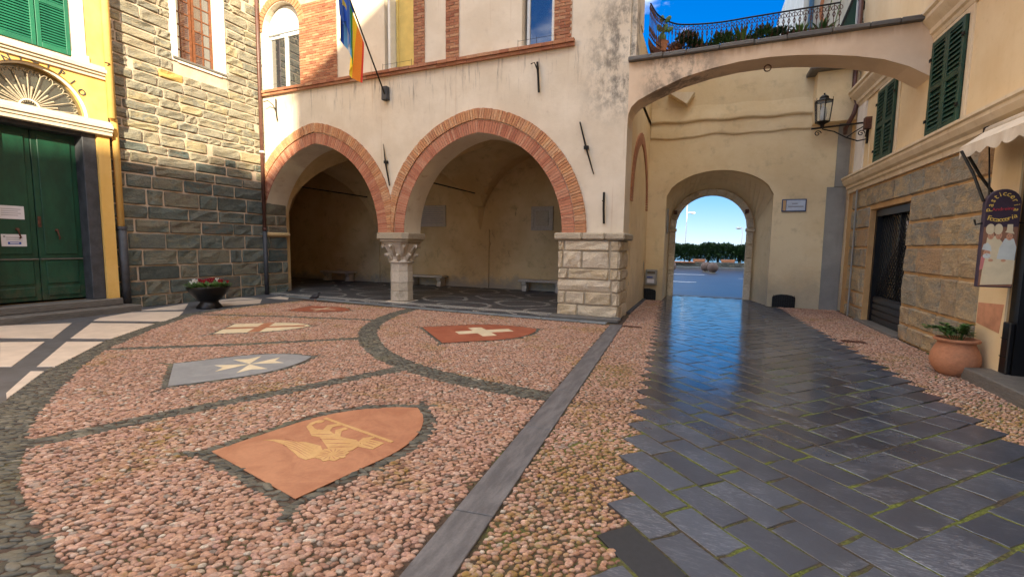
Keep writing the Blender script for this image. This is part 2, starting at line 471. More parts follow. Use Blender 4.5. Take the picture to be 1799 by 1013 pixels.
M['lamp_glass'].node_tree.nodes['Principled BSDF'].inputs['IOR'].default_value = 1.2
M['lamp_glass'].node_tree.nodes['Principled BSDF'].inputs['Specular IOR Level'].default_value = .5
M['fan_glass'] = glass_mat('fan_glass', (.06, .065, .055, 1), .12)
M['terracotta'] = stone('terracotta', [lin('#A9714F'), lin('#B57B58')], .85, .25, lin('#8A6B54'), 5, .88, 1.1, (1, 1, 1))
M['paper'] = simple('paper', lin('#D9D7DC'), .8, .04, 5, .02)
M['ink'] = simple('ink_grey', lin('#8D8C92'), .9, .1, 5, .02)
M['ink_blue'] = simple('ink_blue', lin('#2F4FA8'), .7, .05, 5, .02)

def pebble_mat():
    k = NT('pink_pebbles'); at = k.attr('rnd').outputs['Fac']; x, y, z = k.xyz()
    big = k.noise(.55, 4, .6)
    f = k.math('ADD', at, k.math('MULTIPLY', k.math('SUBTRACT', big, .5), .35))
    c = k.ramp(f, [(0, lin('#835D4C')), (.14, lin('#AC7E63')), (.3, lin('#C0957A')), (.45, lin('#B28777')), (.6, lin('#CAA188')), (.74, lin('#A17560')), (.86, lin('#C6A591')), (.95, lin('#8C7C6F')), (1, lin('#CFC0AC'))])
    n = k.noise(55, 6, .7); n3 = k.noise(24, 5, .7)
    c = k.mix(k.math('MULTIPLY', k.step(n3, .50, .72), .5), c, lin('#B57E58'))
    c = k.hsv(c, .504, .93, k.lrange(n, .3, .7, .55, 1.28))
    zx = k.math('ADD', x, k.math('MULTIPLY', y, .055))
    zone = k.math('MULTIPLY', k.step(zx, -1.05, -.85), k.math('SUBTRACT', 1.0, k.step(y, 5.0, 8.5)))
    moss = k.math('MULTIPLY', k.step(k.math('ADD', k.noise(.8, 5, .7, k.mapping((1, 1, 1), loc=(2.3, 1.1, 0))), k.math('MULTIPLY', zone, .05)), .52, .63), k.step(k.noise(18, 4, .7), .42, .60))
    c = k.mix(k.math('MULTIPLY', moss, .75), c, lin('#8C7428'))
    low = k.math('SUBTRACT', 1.0, k.step(z, .001, .010))
    c = k.mix(k.math('MULTIPLY', low, .5), c, lin('#5E4A3A'))
    return k.out(c, k.lrange(n, .3, .7, .7, .9), k.math('ADD', n, n3), .6, .008, .3)
M['pebble'] = pebble_mat()
def dark_stone_mat():
    k = NT('dark_cobbles'); at = k.attr('rnd').outputs['Fac']
    c = k.ramp(at, [(0, lin('#3A3932')), (.3, lin('#514F45')), (.55, lin('#605D50')), (.8, lin('#45463E')), (1, lin('#746F60'))])
    n = k.noise(30, 5, .65)
    c = k.hsv(c, .5, 1, k.lrange(n, .3, .7, .75, 1.25))
    moss = k.step(k.noise(1.3, 5, .7), .52, .68)
    c = k.mix(k.math('MULTIPLY', moss, .35), c, lin('#6A6238'))
    return k.out(c, .62, n, .4, .006)
M['cobble'] = dark_stone_mat()
def bed_mat():
    k = NT('paving_bed'); a = k.noise(1.2, 6, .65); b = k.noise(40, 5, .7); g = k.noise(1.0, 5, .7, k.mapping((1, 1, 1), loc=(5, 2, 0)))
    x, y, z = k.xyz()
    c = k.mix(k.step(b, .3, .7), lin('#35291F'), lin('#5A483A'))
    xs = k.math('ADD', x, k.math('MULTIPLY', y, .055))
    zone = k.math('MULTIPLY', k.step(xs, -1.1, -.7), k.math('SUBTRACT', 1.0, k.math('MULTIPLY', k.step(y, 7.5, 11), .7)))
    gm = k.math('MAXIMUM', k.math('MULTIPLY', k.step(g, .44, .6), zone), k.math('MULTIPLY', k.step(a, .52, .7), .55))
    c = k.mix(k.math('MULTIPLY', gm, k.step(b, .35, .55)), c, lin('#5F6A22'))
    return k.out(c, .95, b, .8, .01)
M['bed'] = bed_mat()
def joint_mat():
    k = NT('mossy_joint'); b = k.noise(45, 5, .7); a = k.noise(2.2, 5, .7); x, y, z = k.xyz()
    c = k.mix(k.step(b, .3, .7), lin('#2E2A22'), lin('#544A3A'))
    g = k.math('MULTIPLY', k.step(a, .42, .58), k.math('SUBTRACT', 1.0, k.step(y, 6.0, 10.0)))
    c = k.mix(g, c, k.mix(k.step(b, .35, .65), lin('#414A1A'), lin('#6C7530')))
    return k.out(c, .95, b, .8, .01)
M['joint'] = joint_mat()
def slab_mat():
    k = NT('slate_slabs'); r = k.rand(); at = k.attr('rnd').outputs['Fac']
    f = k.math('FRACT', k.math('ADD', r, at))
    rot = k.mapping((1.2, 5.0, 1), (0, 0, R_(35)))
    v = k.noise(2.2, 8, .68, rot, 1.2); fine = k.noise(55, 5, .7); med = k.noise(7, 6, .65)
    c = k.ramp(f, [(0, lin('#272E3B')), (.35, lin('#303846')), (.7, lin('#3B4452')), (1, lin('#2A303C'))])
    c = k.hsv(c, .5, 1, k.lrange(fine, .3, .7, .78, 1.2))
    vein = k.noise(9, 8, .75, k.mapping((1.0, 6.0, 1), (0, 0, R_(35))), 2.0)
    scr = k.math('MULTIPLY', k.step(vein, .50, .60), k.step(k.noise(2.6, 4, .6), .42, .58))
    c = k.mix(k.math('MULTIPLY', scr, k.lrange(f, 0, 1, .15, .75)), c, lin('#868B94'))
    x, y, z = k.xyz()
    worn = k.math('MULTIPLY', k.step(y, 2.0, 6.0), k.math('SUBTRACT', 1.0, k.math('MULTIPLY', k.step(k.math('ADD', x, k.math('MULTIPLY', y, .055)), 1.6, 2.4), .6)))
    ro = k.math('ADD', k.lrange(worn, 0, 1, .46, .14), k.math('MULTIPLY', k.math('SUBTRACT', med, .5), .18))
    h = k.math('ADD', k.math('ADD', v, k.math('MULTIPLY', med, .7)), k.math('MULTIPLY', fine, .25))
    wear = k.noise(1.1, 6, .65); c = k.hsv(c, .5, 1, k.lrange(wear, .3, .7, .75, 1.3))
    k.b.inputs['IOR'].default_value = 1.65
    return k.out(c, ro, h, .16, .006, .8)
M['slab'] = slab_mat()
M['dark_slab'] = simple('dark_cover_slab', lin('#26282B'), .5, .15, 30, .15)
def strip_mat():
    k = NT('slate_strip'); n = k.noise(2.5, 7, .65, k.mapping((5, 1.2, 1), (0, 0, R_(-60)))); fine = k.noise(60, 5, .7)
    c = k.mix(k.step(n, .35, .68), lin('#545355'), lin('#6E6D6E'))
    c = k.hsv(c, .5, 1, k.lrange(fine, .3, .7, .85, 1.12))
    return k.out(c, .55, k.math('ADD', n, fine), .25, .006)
M['strip'] = strip_mat()
M['marble_white'] = simple('white_marble', lin('#CDBFAE'), .5, .1, 3, .05)
M['band_slate'] = simple('grey_band_slate', lin('#55575B'), .5, .2, 4, .1)
def marble(name, a, b, rough=.45):
    k = NT(name); n = k.noise(3.2, 8, .68, None, 1.0); m = k.noise(40, 4, .6)
    c = k.mix(k.step(n, .35, .68), a, b); c = k.hsv(c, .5, 1, k.lrange(m, .3, .7, .92, 1.06))
    return k.out(c, rough, m, .06, .004)
M['red_marble'] = marble('red_marble', lin('#9E684C'), lin('#B37E5E'))
M['deep_red_marble'] = marble('deep_red_marble', lin('#96543E'), lin('#A5654D'))
M['grey_marble'] = marble('grey_marble', lin('#7C8084'), lin('#8D9194'))
M['cream_marble'] = marble('cream_marble', lin('#D3C4A2'), lin('#DDD0B2'))
M['gold_marble'] = marble('gold_marble', lin('#BC945F'), lin('#C8A36E'))
def loggia_floor_mat():
    k = NT('loggia_floor'); x, y, z = k.xyz()
    wx = k.math('ADD', x, k.math('MULTIPLY', k.noise(1.2, 3), .5)); wy = k.math('ADD', y, k.math('MULTIPLY', k.noise(1.0, 3, .5, k.mapping((1, 1, 1), loc=(7, 0, 0))), .5))
    p = k.math('ADD', k.math('SINE', k.math('MULTIPLY', wx, 2.56)), k.math('SINE', k.math('MULTIPLY', wy, 2.8)))
    q = k.math('ABSOLUTE', k.math('SUBTRACT', k.math('ABSOLUTE', p), .75))
    pale = k.math('SUBTRACT', 1.0, k.step(q, .10, .22))
    edge = k.math('MAXIMUM', k.math('SUBTRACT', 1.0, k.step(k.math('ABSOLUTE', k.math('SUBTRACT', y, 10.05)), .12, .2)), pale)
    v = k.voronoi(26, 'DISTANCE_TO_EDGE'); n = k.noise(22, 4)
    c = k.mix(k.math('MULTIPLY', edge, .9), lin('#54565A'), lin('#B4B2AC'))
    c = k.hsv(c, .5, 1, k.lrange(n, .3, .7, .6, 1.3))
    c = k.mix(k.math('SUBTRACT', 1.0, k.step(v, .0, .12)), c, lin('#2B2926'))
    return k.out(c, .5, v, .5, .01)
M['loggia_floor'] = loggia_floor_mat()
M['kerb'] = stone('blue_kerb', [lin('#6E7679'), lin('#7E868A'), lin('#656C70')], .55, .3, None, 4, .85, 1.12, (1, 1, 1))
def asphalt_mat():
    k = NT('asphalt'); n = k.noise(90, 4, .7); a = k.noise(.5, 5)
    c = k.mix(k.step(a, .35, .65), lin('#262C35'), lin('#323A44')); c = k.hsv(c, .5, 1, k.lrange(n, .3, .7, .8, 1.2))
    return k.out(c, .36, n, .08, .004, .8)
M['asphalt'] = asphalt_mat()
M['earth'] = simple('earth', lin('#6B6358'), .95, .3, 1.5, .3)
def sea_mat():
    k = NT('sea_water'); return k.out(lin('#2F6E8C'), .12, k.noise(.6, 5, .6, k.mapping((1, 3, 1))), .5, .3)
M['sea'] = sea_mat()
def leaf_mat(name, a, b, c_):
    k = NT(name); at = k.attr('rnd').outputs['Fac']; n = k.noise(5, 4)
    c = k.ramp(k.math('ADD', k.math('MULTIPLY', n, .6), k.math('MULTIPLY', k.rand(), .3)), [(.2, a), (.5, b), (.8, c_)])
    k.b.inputs['Subsurface Weight'].default_value = 0
    return k.out(c, .55, None)
M['leaf'] = leaf_mat('leaf_green', lin('#26431C'), lin('#3C5F27'), lin('#5D7F36'))
M['leaf_dark'] = leaf_mat('leaf_dark', lin('#14290F'), lin('#22401A'), lin('#345822'))
M['agave'] = leaf_mat('agave_green', lin('#3D5A2C'), lin('#5F7E3C'), lin('#8DA052'))
M['bark'] = simple('bark', lin('#4A3B2E'), .95, .35, 8, .6)

# ------------------------------------------------------------------ the ground
def struct(o): o['kind'] = 'structure'; return o
def sheet(name, mat, x0, x1, y0, y1, z):
    return struct(MB().add([(x0, y0, z), (x1, y0, z), (x1, y1, z), (x0, y1, z)], [(0, 1, 2, 3)]).build(name, mat, recalc=False))
sheet('ground', M['earth'], -3000, 3000, -3000, 3000, -.03)
sheet('sea', M['sea'], -3000, 3000, 47, 2990, -.018)
piazza = sheet('piazza_paving', M['bed'], -12.6, 3.6, -8, 16.6, 0.0)
road = sheet('road', M['asphalt'], -60, 60, 16.62, 41, -.004)

FIELD = [(-1.25, .75), (-2.0, .88), (-2.69, 1.05), (-3.41, 1.18), (-4.06, 1.35), (-4.71, 1.60), (-5.37, 1.91), (-6.18, 2.39), (-7.29, 3.12),
         (-8.05, 3.72), (-9.2, 4.95), (-10.2, 6.31), (-10.42, 7.2), (-10.42, 8.2), (-10.2, 9.25), (-6.6, 9.3), (-2.9, 9.25), (-1.68, 9.25)]
ARC = [(-1.2, .75), (-2.0, .88), (-2.69, 1.05), (-3.41, 1.18), (-4.06, 1.35), (-4.71, 1.60), (-5.37, 1.91), (-6.18, 2.39), (-7.29, 3.12), (-8.05, 3.72),
       (-9.2, 4.95), (-10.2, 6.31), (-10.42, 7.2), (-10.42, 8.2), (-10.2, 9.25),
       (-10.4, 9.3), (-10.62, 8.2), (-10.62, 7.1), (-10.42, 6.1), (-9.75, 5.1), (-8.85, 4.1), (-7.5, 2.87), (-6.27, 2.0), (-5.2, 1.22), (-4.2, .78), (-3.0, .45), (-1.2, .2)]
CIRC = [(-6.62, 9.3), (-6.36, 8.01), (-5.8, 6.81), (-5.1, 5.95), (-4.3, 5.27), (-3.48, 4.84), (-2.65, 4.6), (-2.02, 4.52), (-1.4, 4.48)]
SP1 = [(-10.3, 6.36), (-8.35, 7.02), (-6.35, 7.55)]
SP2 = [(-8.1, 3.65), (-6.77, 4.66), (-5.79, 5.53), (-5.2, 6.02)]
SP3 = [(-4.85, 1.5), (-4.62, 2.15), (-4.3, 2.95), (-3.84, 3.98), (-3.45, 4.85)]
def smooth_line(P, n=8):
    P = [np.array(p, float) for p in P]; out = []
    Q = [2 * P[0] - P[1]] + P + [2 * P[-1] - P[-2]]
    for i in range(1, len(Q) - 2):
        for t in np.linspace(0, 1, n, endpoint=False):
            a, b, c, d = Q[i - 1:i + 3]
            out.append(.5 * ((2 * b) + (c - a) * t + (2 * a - 5 * b + 4 * c - d) * t * t + (3 * b - a - 3 * c + d) * t ** 3))
    out.append(P[-1]); return np.array(out)
def inpoly(P, X, Y):
    P = np.asarray(P); n = len(P); c = np.zeros(X.shape, bool); j = n - 1
    for i in range(n):
        xi, yi = P[i]; xj, yj = P[j]
        if yi != yj:
            c ^= ((yi > Y) != (yj > Y)) & (X < (xj - xi) * (Y - yi) / (yj - yi) + xi)
        j = i
    return c
def linedist(L, X, Y):
    d = np.full(X.shape, 1e9)
    for (ax_, ay), (bx, by) in zip(L[:-1], L[1:]):
        dx, dy = bx - ax_, by - ay; t = np.clip(((X - ax_) * dx + (Y - ay) * dy) / (dx * dx + dy * dy), 0, 1)
        d = np.minimum(d, np.hypot(X - ax_ - t * dx, Y - ay - t * dy))
    return d
BANDS = [(smooth_line(CIRC), .165), (smooth_line(SP1), .075), (smooth_line(SP2), .085), (smooth_line(SP3), .105)]

# shields: base corners, tip
def shield_outline(p0, p1, tip, n=10, grow=0.0):
    p0, p1, tip = (np.array(p, float) for p in (p0, p1, tip))
    mid = (p0 + p1) / 2; a = p1 - p0; w = np.linalg.norm(a) / 2 + grow; a /= np.linalg.norm(a)
    L = tip - mid; ln = np.linalg.norm(L); L = L / ln; ln += grow * 1.3
    side = []
    for t in np.linspace(0, 1, n):
        s = -grow / ln if t == 0 else t
        if s < .42: r = 1.0 + .04 * max(s, 0)
        else: r = 1.02 * (1 - ((s - .42) / .58) ** 2.1) ** .8 if s < 1 else 0.0
        side.append((max(s, -grow / ln) * ln, r * w))
    pts = [mid + L * s + a * r for s, r in side] + [mid + L * s - a * r for s, r in side[-2::-1]]
    return np.array(pts), mid, a, L, w, ln
SHIELDS = [('lion', (-3.38, 2.16), (-2.27, 1.95), (-2.50, 3.60)), ('malta', (-6.30, 3.60), (-5.36, 2.99), (-5.02, 4.66)),
           ('cross', (-4.95, 7.30), (-3.85, 6.25), (-2.90, 8.15)), ('george', (-8.36, 5.91), (-7.80, 5.12), (-6.95, 6.45)),
           ('saltire', (-9.19, 8.55), (-9.02, 7.68), (-7.75, 8.38))]
SH_BORDER = [.09, .06, .06, .05, .045]
SHO = [shield_outline(p0, p1, tp)[0] for _, p0, p1, tp in SHIELDS]
SHG = [shield_outline(p0, p1, tp, grow=b)[0] for (_, p0, p1, tp), b in zip(SHIELDS, SH_BORDER)]
def ears(i):
    _, p0, p1, tp = SHIELDS[i]; _, mid, a, L, w, ln = shield_outline(p0, p1, tp)
    e = .16 if i == 0 else .13
    segs = []
    for sg in (-1, 1):
        c = mid + a * sg * w
        segs.append(np.array([c - L * .03, c + a * sg * e - L * e * .9]))
    t = np.array(tp, float)
    segs.append(np.array([t, t + L * e + a * e * .5])); segs.append(np.array([t, t + L * e - a * e * .6]))
    return segs
XS = lambda x, y: x + .055 * y
W_ = .24; SQ = math.sqrt(2)
M0 = round(-.33 * SQ / W_); NS = M0 + 9; PE = NS + 9      # left edge, spine, right edge in stair steps
def in_street(x, y, mar=0.0):
    xs = XS(x, y); u = (xs - y) / SQ; v = (xs + y) / SQ
    i = np.floor(u / W_); k = np.floor(v / W_)
    return (i + k >= M0) & (i + k < PE)
def classify(X, Y):
    """0 none, 1 pink pebble, 2 dark cobble"""
    T = np.zeros(X.shape, int); xs = XS(X, Y)
    T[inpoly(FIELD, X, Y) & (xs < -1.195)] = 1
    right = (xs > -.925) & (X < 3.36) & (Y > .2) & (Y < 14.46) & ~((X < -1.62) & (Y > 9.2)) & ~((Y > 9.25) & (Y < 10.9) & (X < -1.52))
    T[right & ~in_street(X, Y)] = 1
    T[inpoly(ARC, X, Y)] = 2
    fld = inpoly(FIELD, X, Y) & (xs < -1.19)
    for L, w in BANDS: T[fld & (linedist(L, X, Y) < w)] = 2
    for i in range(5):
        b = inpoly(SHG[i], X, Y)
        for e in ears(i): b |= linedist(e, X, Y) < (.022 if i else .03)
        T[b & fld] = 2
        T[inpoly(SHO[i], X, Y)] = 0
    for (x0, x1, y0, y1) in ((-1.5, -1.06, 9.2, 9.36), (2.36, 2.72, 9.46, 9.66)):
        T[(X > x0) & (X < x1) & (Y > y0) & (Y < y1)] = 0
    return T
NPR = np.random.default_rng(5)
def jitter_grid(x0, x1, y0, y1, sx, sy, jit):
    nx, ny = int((x1 - x0) / sx), int((y1 - y0) / sy)
    gx, gy = np.meshgrid(np.arange(nx), np.arange(ny))
    X = x0 + (gx + .5 * (gy % 2)) * sx + NPR.uniform(-jit, jit, gx.shape) * sx
    Y = y0 + gy * sy + NPR.uniform(-jit, jit, gx.shape) * sy
    return X.ravel(), Y.ravel()
def depth_px(X, Y):
    d = X * CF[0] + Y * CF[1] + (0 - 1.6) * CF[2]
    px = (X * CR[0] + Y * CR[1] - 1.6 * CR[2]) / np.maximum(d, .01) * 790; py = -(X * CU[0] + Y * CU[1] - 1.6 * CU[2]) / np.maximum(d, .01) * 790
    vis = (d > .2) & (abs(px) < 905) & (abs(py) < 512)
    return d, vis
def dome_mesh(name, X, Y, A, B, TH, Hh, RN, n, mat, rings, z0=-.004):
    """many low stones as one mesh; rings: (radius, height) pairs, apex last"""
    N = len(X); nr = len(rings); per = n * nr + 1
    V = np.zeros((N, per, 3))
    ca, sa = np.cos(TH), np.sin(TH)
    for r, (rr, hh) in enumerate(rings):
        for k in range(n):
            a = 2 * math.pi * k / n
            wob = 1 + NPR.uniform(-.10, .10, N)
            lx = A * rr * math.cos(a) * wob; ly = B * rr * math.sin(a) * wob
            V[:, r * n + k, 0] = X + lx * ca - ly * sa; V[:, r * n + k, 1] = Y + lx * sa + ly * ca
            V[:, r * n + k, 2] = z0 + hh * Hh
    tx, ty = NPR.uniform(-.15, .15, N) * A, NPR.uniform(-.15, .15, N) * B
    V[:, -1, 0] = X + tx * ca - ty * sa; V[:, -1, 1] = Y + tx * sa + ty * ca; V[:, -1, 2] = z0 + Hh
    quads = []; tris = []
    for r in range(nr - 1):
        for k in range(n): quads.append((r * n + k, r * n + (k + 1) % n, (r + 1) * n + (k + 1) % n, (r + 1) * n + k))
    for k in range(n): tris.append(((nr - 1) * n + k, (nr - 1) * n + (k + 1) % n, per - 1))
    base = (np.arange(N) * per)[:, None, None]
    Q = (np.array(quads)[None] + base).reshape(-1); Tt = (np.array(tris)[None] + base).reshape(-1)
    nq, nt = len(quads) * N, len(tris) * N
    me = bpy.data.meshes.new(name)
    me.vertices.add(N * per); me.vertices.foreach_set('co', V.reshape(-1).astype(np.float32))
    me.loops.add(len(Q) + len(Tt)); me.loops.foreach_set('vertex_index', np.concatenate([Q, Tt]).astype(np.int32))
    me.polygons.add(nq + nt)
    st = np.concatenate([np.arange(nq) * 4, nq * 4 + np.arange(nt) * 3]).astype(np.int32)
    me.polygons.foreach_set('loop_start', st)
    me.polygons.foreach_set('use_smooth', np.ones(nq + nt, bool))
    me.update(calc_edges=True)
    at = me.attributes.new('rnd', 'FLOAT', 'POINT'); at.data.foreach_set('value', np.repeat(RN, per).astype(np.float32))
    me.materials.append(mat); me.validate()
    return me
def paving_stones(kind, sx, sy, amul, bmul, hgt, mat, piece_name, rest_name, parent, ang):
    X, Y = jitter_grid(-10.8, 3.4, .2, 14.5, sx, sy, .30)
    T = classify(X, Y); k = T == kind; X, Y = X[k], Y[k]
    N = len(X)
    sz = NPR.choice([.78, .95, 1.05, 1.3], N, p=[.25, .35, .28, .12]); A = sx * amul * NPR.uniform(.85, 1.2, N) * sz; B = sy * bmul * NPR.uniform(.8, 1.15, N) * sz
    loose = XS(X, Y) > -.95; A = np.where(loose, A * .88, A); B = np.where(loose, B * .88, B)
    TH = ang + NPR.normal(0, .34, N); H = hgt * NPR.uniform(.7, 1.35, N); RN = NPR.uniform(0, 1, N)
    d, vis = depth_px(X, Y)
    order = np.argsort(np.where(vis, d, 1e6)); own = np.zeros(N, bool); own[order[:290]] = True
    near = ~own & (d < 4.5); far = ~own & ~near
    variants = [dome_mesh(piece_name, np.zeros(1), np.zeros(1), np.ones(1), np.ones(1), np.zeros(1), np.ones(1), np.array([q / 24.]), 9, mat, [(1.0, 0), (.95, .55), (.74, .90)], 0.0) for q in range(24)]
    for i in np.nonzero(own)[0]:
        Mx = Matrix.Translation((X[i], Y[i], -.004)) @ Matrix.Rotation(TH[i], 4, 'Z') @ Matrix.Diagonal((A[i], B[i], H[i], 1))
        place(piece_name, variants[int(RN[i] * 23.99)], parent, M=Mx)
    o = place(rest_name, dome_mesh(rest_name, X[near], Y[near], A[near], B[near], TH[near], H[near], RN[near], 8, mat, [(1.0, 0), (.94, .58), (.70, .92)]), parent); o['kind'] = 'stuff'
    o = place(rest_name, dome_mesh(rest_name, X[far], Y[far], A[far], B[far], TH[far], H[far], RN[far], 6, mat, [(1.0, 0), (.85, .7)]), parent); o['kind'] = 'stuff'
    return N
paving_stones(1, .043, .030, .60, .60, .0145, M['pebble'], 'pebble', 'pebbles', piazza, .5)
paving_stones(2, .075, .036, .60, .60, .014, M['cobble'], 'cobble', 'cobbles', piazza, .45)

# slate street
def rnd_attr(me, v):
    at = me.attributes.new('rnd', 'FLOAT', 'POINT'); at.data.foreach_set('value', np.full(len(me.vertices), v, np.float32))
street = struct(MB().add([(XS(0, 0) + a - .055 * b, b, .0085) for a, b in ((-.2, .2), (2.5, .2), (2.5, 16.2), (-.2, 16.2))], [(0, 1, 2, 3)]).build('slate_street', M['joint'], recalc=False))
r2 = random.Random(11)
slabs = []
def slab_cells():
    for k in range(-10, 110):
        v0, v1 = k * W_, (k + 1) * W_
        u = (M0 - k) * W_; end = (NS - k) * W_
        while u < end - .02:
            L = r2.choice((.34, .40, .44, .48, .55)); e = u + L
            if end - e < .22: e = end
            slabs.append((u, e, v0, v1)); u = e
    for i in range(-90, 40):
        u0, u1 = i * W_, (i + 1) * W_
        v = (NS - i) * W_; end = (PE - i) * W_
        while v < end - .02:
            L = r2.choice((.38, .45, .52, .62)); e = v + L
            if end - e < .24: e = end
            slabs.append((u0, u1, v, e)); v = e
slab_cells()
def slab_data(s):
    u0, u1, v0, v1 = s; g = .008 + r2.uniform(0, .005)
    cs = []; cc = [(u0 + g, v0 + g), (u1 - g, v0 + g), (u1 - g, v1 - g), (u0 + g, v1 - g)]
    for (a0, b0), (a1, b1) in zip(cc, cc[1:] + cc[:1]):
        for tt in (0, .33, .67): cs.append((a0 + (a1 - a0) * tt, b0 + (b1 - b0) * tt))
    out = []
    for u, v in cs:
        xs, y = (u + v) / SQ, (v - u) / SQ
        xs += r2.uniform(-.007, .007); y += r2.uniform(-.007, .007)
        out.append((xs - .055 * y, y))
    return out
sl = []
for s in slabs:
    P = slab_data(s); cx = sum(p[0] for p in P) / 12; cy = sum(p[1] for p in P) / 12
    if .3 < cy < 16.15 and not (cy > 14.35 and (cx < -.98 or cx > 1.70)): 
        d, vis = depth_px(np.array([cx]), np.array([cy])); sl.append((float(d[0]) if vis[0] else 99 + float(d[0]), P))
sl.sort(key=lambda t: t[0])
rest = MB(); rest_r = []
for q, (d, P) in enumerate(sl):
    zt = .012 + r2.uniform(-.0015, .0015); tx, ty = r2.uniform(-.004, .004), r2.uniform(-.004, .004)
    cx = sum(p[0] for p in P) / 12; cy = sum(p[1] for p in P) / 12
    top = [(x, y, zt + tx * (x - cx) / .3 * .5 + ty * (y - cy) / .3 * .5) for x, y in P]
    inn = [(x + (cx - x) * .014, y + (cy - y) * .014, z) for x, y, z in top]
    low = [(x, y, z - .0022) for x, y, z in top]; bot = [(x, y, -.01) for x, y, z in top]
    vsx = inn + low + bot
    fsx = [tuple(range(12))] + [(12 + i, 12 + (i + 1) % 12, (i + 1) % 12, i) for i in range(12)] + [(24 + i, 24 + (i + 1) % 12, 12 + (i + 1) % 12, 12 + i) for i in range(12)]
    if q < 300:
        m = MB().add(vsx, fsx); dk = abs(cx + .31) < .16 and abs(cy - 2.36) < .13; me = m.mesh('slab', M['dark_slab'] if dk else M['slab'], recalc=False); rnd_attr(me, r2.random()); place('slab', me, street)
    else:
        rest.add(vsx, fsx); rest_r += [r2.random()] * 36
me = rest.mesh('distant_slabs', M['slab'], recalc=False)
at = me.attributes.new('rnd', 'FLOAT', 'POINT'); at.data.foreach_set('value', np.array(rest_r, np.float32))
place('distant_slabs', me, street)['kind'] = 'stuff'

# long slate strip beside the pebbles
strip = struct(MB().add([(a - .055 * b, b, .003) for a, b in ((-1.165, .3), (-.945, .3), (-.945, 9.3), (-1.165, 9.3))], [(0, 1, 2, 3)]).build('border_strip', M['bed'], recalc=False))
y = .3
for L in (.75, 1.2, 1.35, 1.1, 1.5, 1.25, 1.05, .8):
    e = min(y + L, 9.3); m = MB()
    top = [(-1.175 - .055 * y, y + .004), (-.935 - .055 * y, y + .004 + .03), (-.935 - .055 * e, e - .004 + .03), (-1.175 - .055 * e, e - .004)]
    m.add([(a, b, .018) for a, b in top] + [(a, b, -.01) for a, b in top], [(0, 1, 2, 3), (0, 4, 5, 1), (1, 5, 6, 2), (2, 6, 7, 3), (3, 7, 4, 0)])
    m.build('slab', M['strip'], strip, bevel=.004); y = e

# white marble terrace with grey slate bands beside the green door
terrace = struct(MB().prism([(-12.52, 3.0), (-6.2, 1.98), (-7.5, 2.88), (-8.87, 4.12), (-9.76, 5.1), (-10.44, 6.1), (-10.64, 7.1), (-10.64, 8.2), (-10.4, 9.4), (-11.0, 9.75), (-12.5, 10.0)], 'xy', -.01, .006).build('marble_terrace', M['band_slate']))
WP = [[(-9.97, 3.25), (-9.44, 3.56), (-7.92, 2.66), (-8.05, 2.6)], [(-9.15, 3.7), (-8.66, 3.95), (-7.46, 2.89), (-7.65, 2.79)], [(-7.45, 2.66), (-7.31, 2.73), (-6.35, 2.08), (-6.6, 2.16)],
      [(-11.9, 3.86), (-11.14, 4.61), (-9.66, 3.74), (-10.5, 3.35)], [(-10.83, 4.77), (-9.72, 5.26), (-8.82, 4.13), (-9.41, 3.86)],
      [(-11.41, 5.17), (-11.73, 5.9), (-10.9, 6.5), (-10.3, 6.05), (-9.86, 5.5), (-11.11, 4.93)], [(-11.86, 6.1), (-12.2, 7.4), (-11.2, 6.7)],
      [(-11.83, 7.96), (-11.43, 8.92), (-10.72, 8.3), (-11.05, 7.47)], [(-11.6, 9.18), (-11.6, 10.0), (-10.75, 9.2)], [(-12.1, 7.6), (-12.3, 8.9), (-11.65, 9.0), (-11.95, 8.1)]]
for P in WP: MB().prism(P, 'xy', -.005, .012).build('marble_panel', M['marble_white'], terrace, bevel=.003)

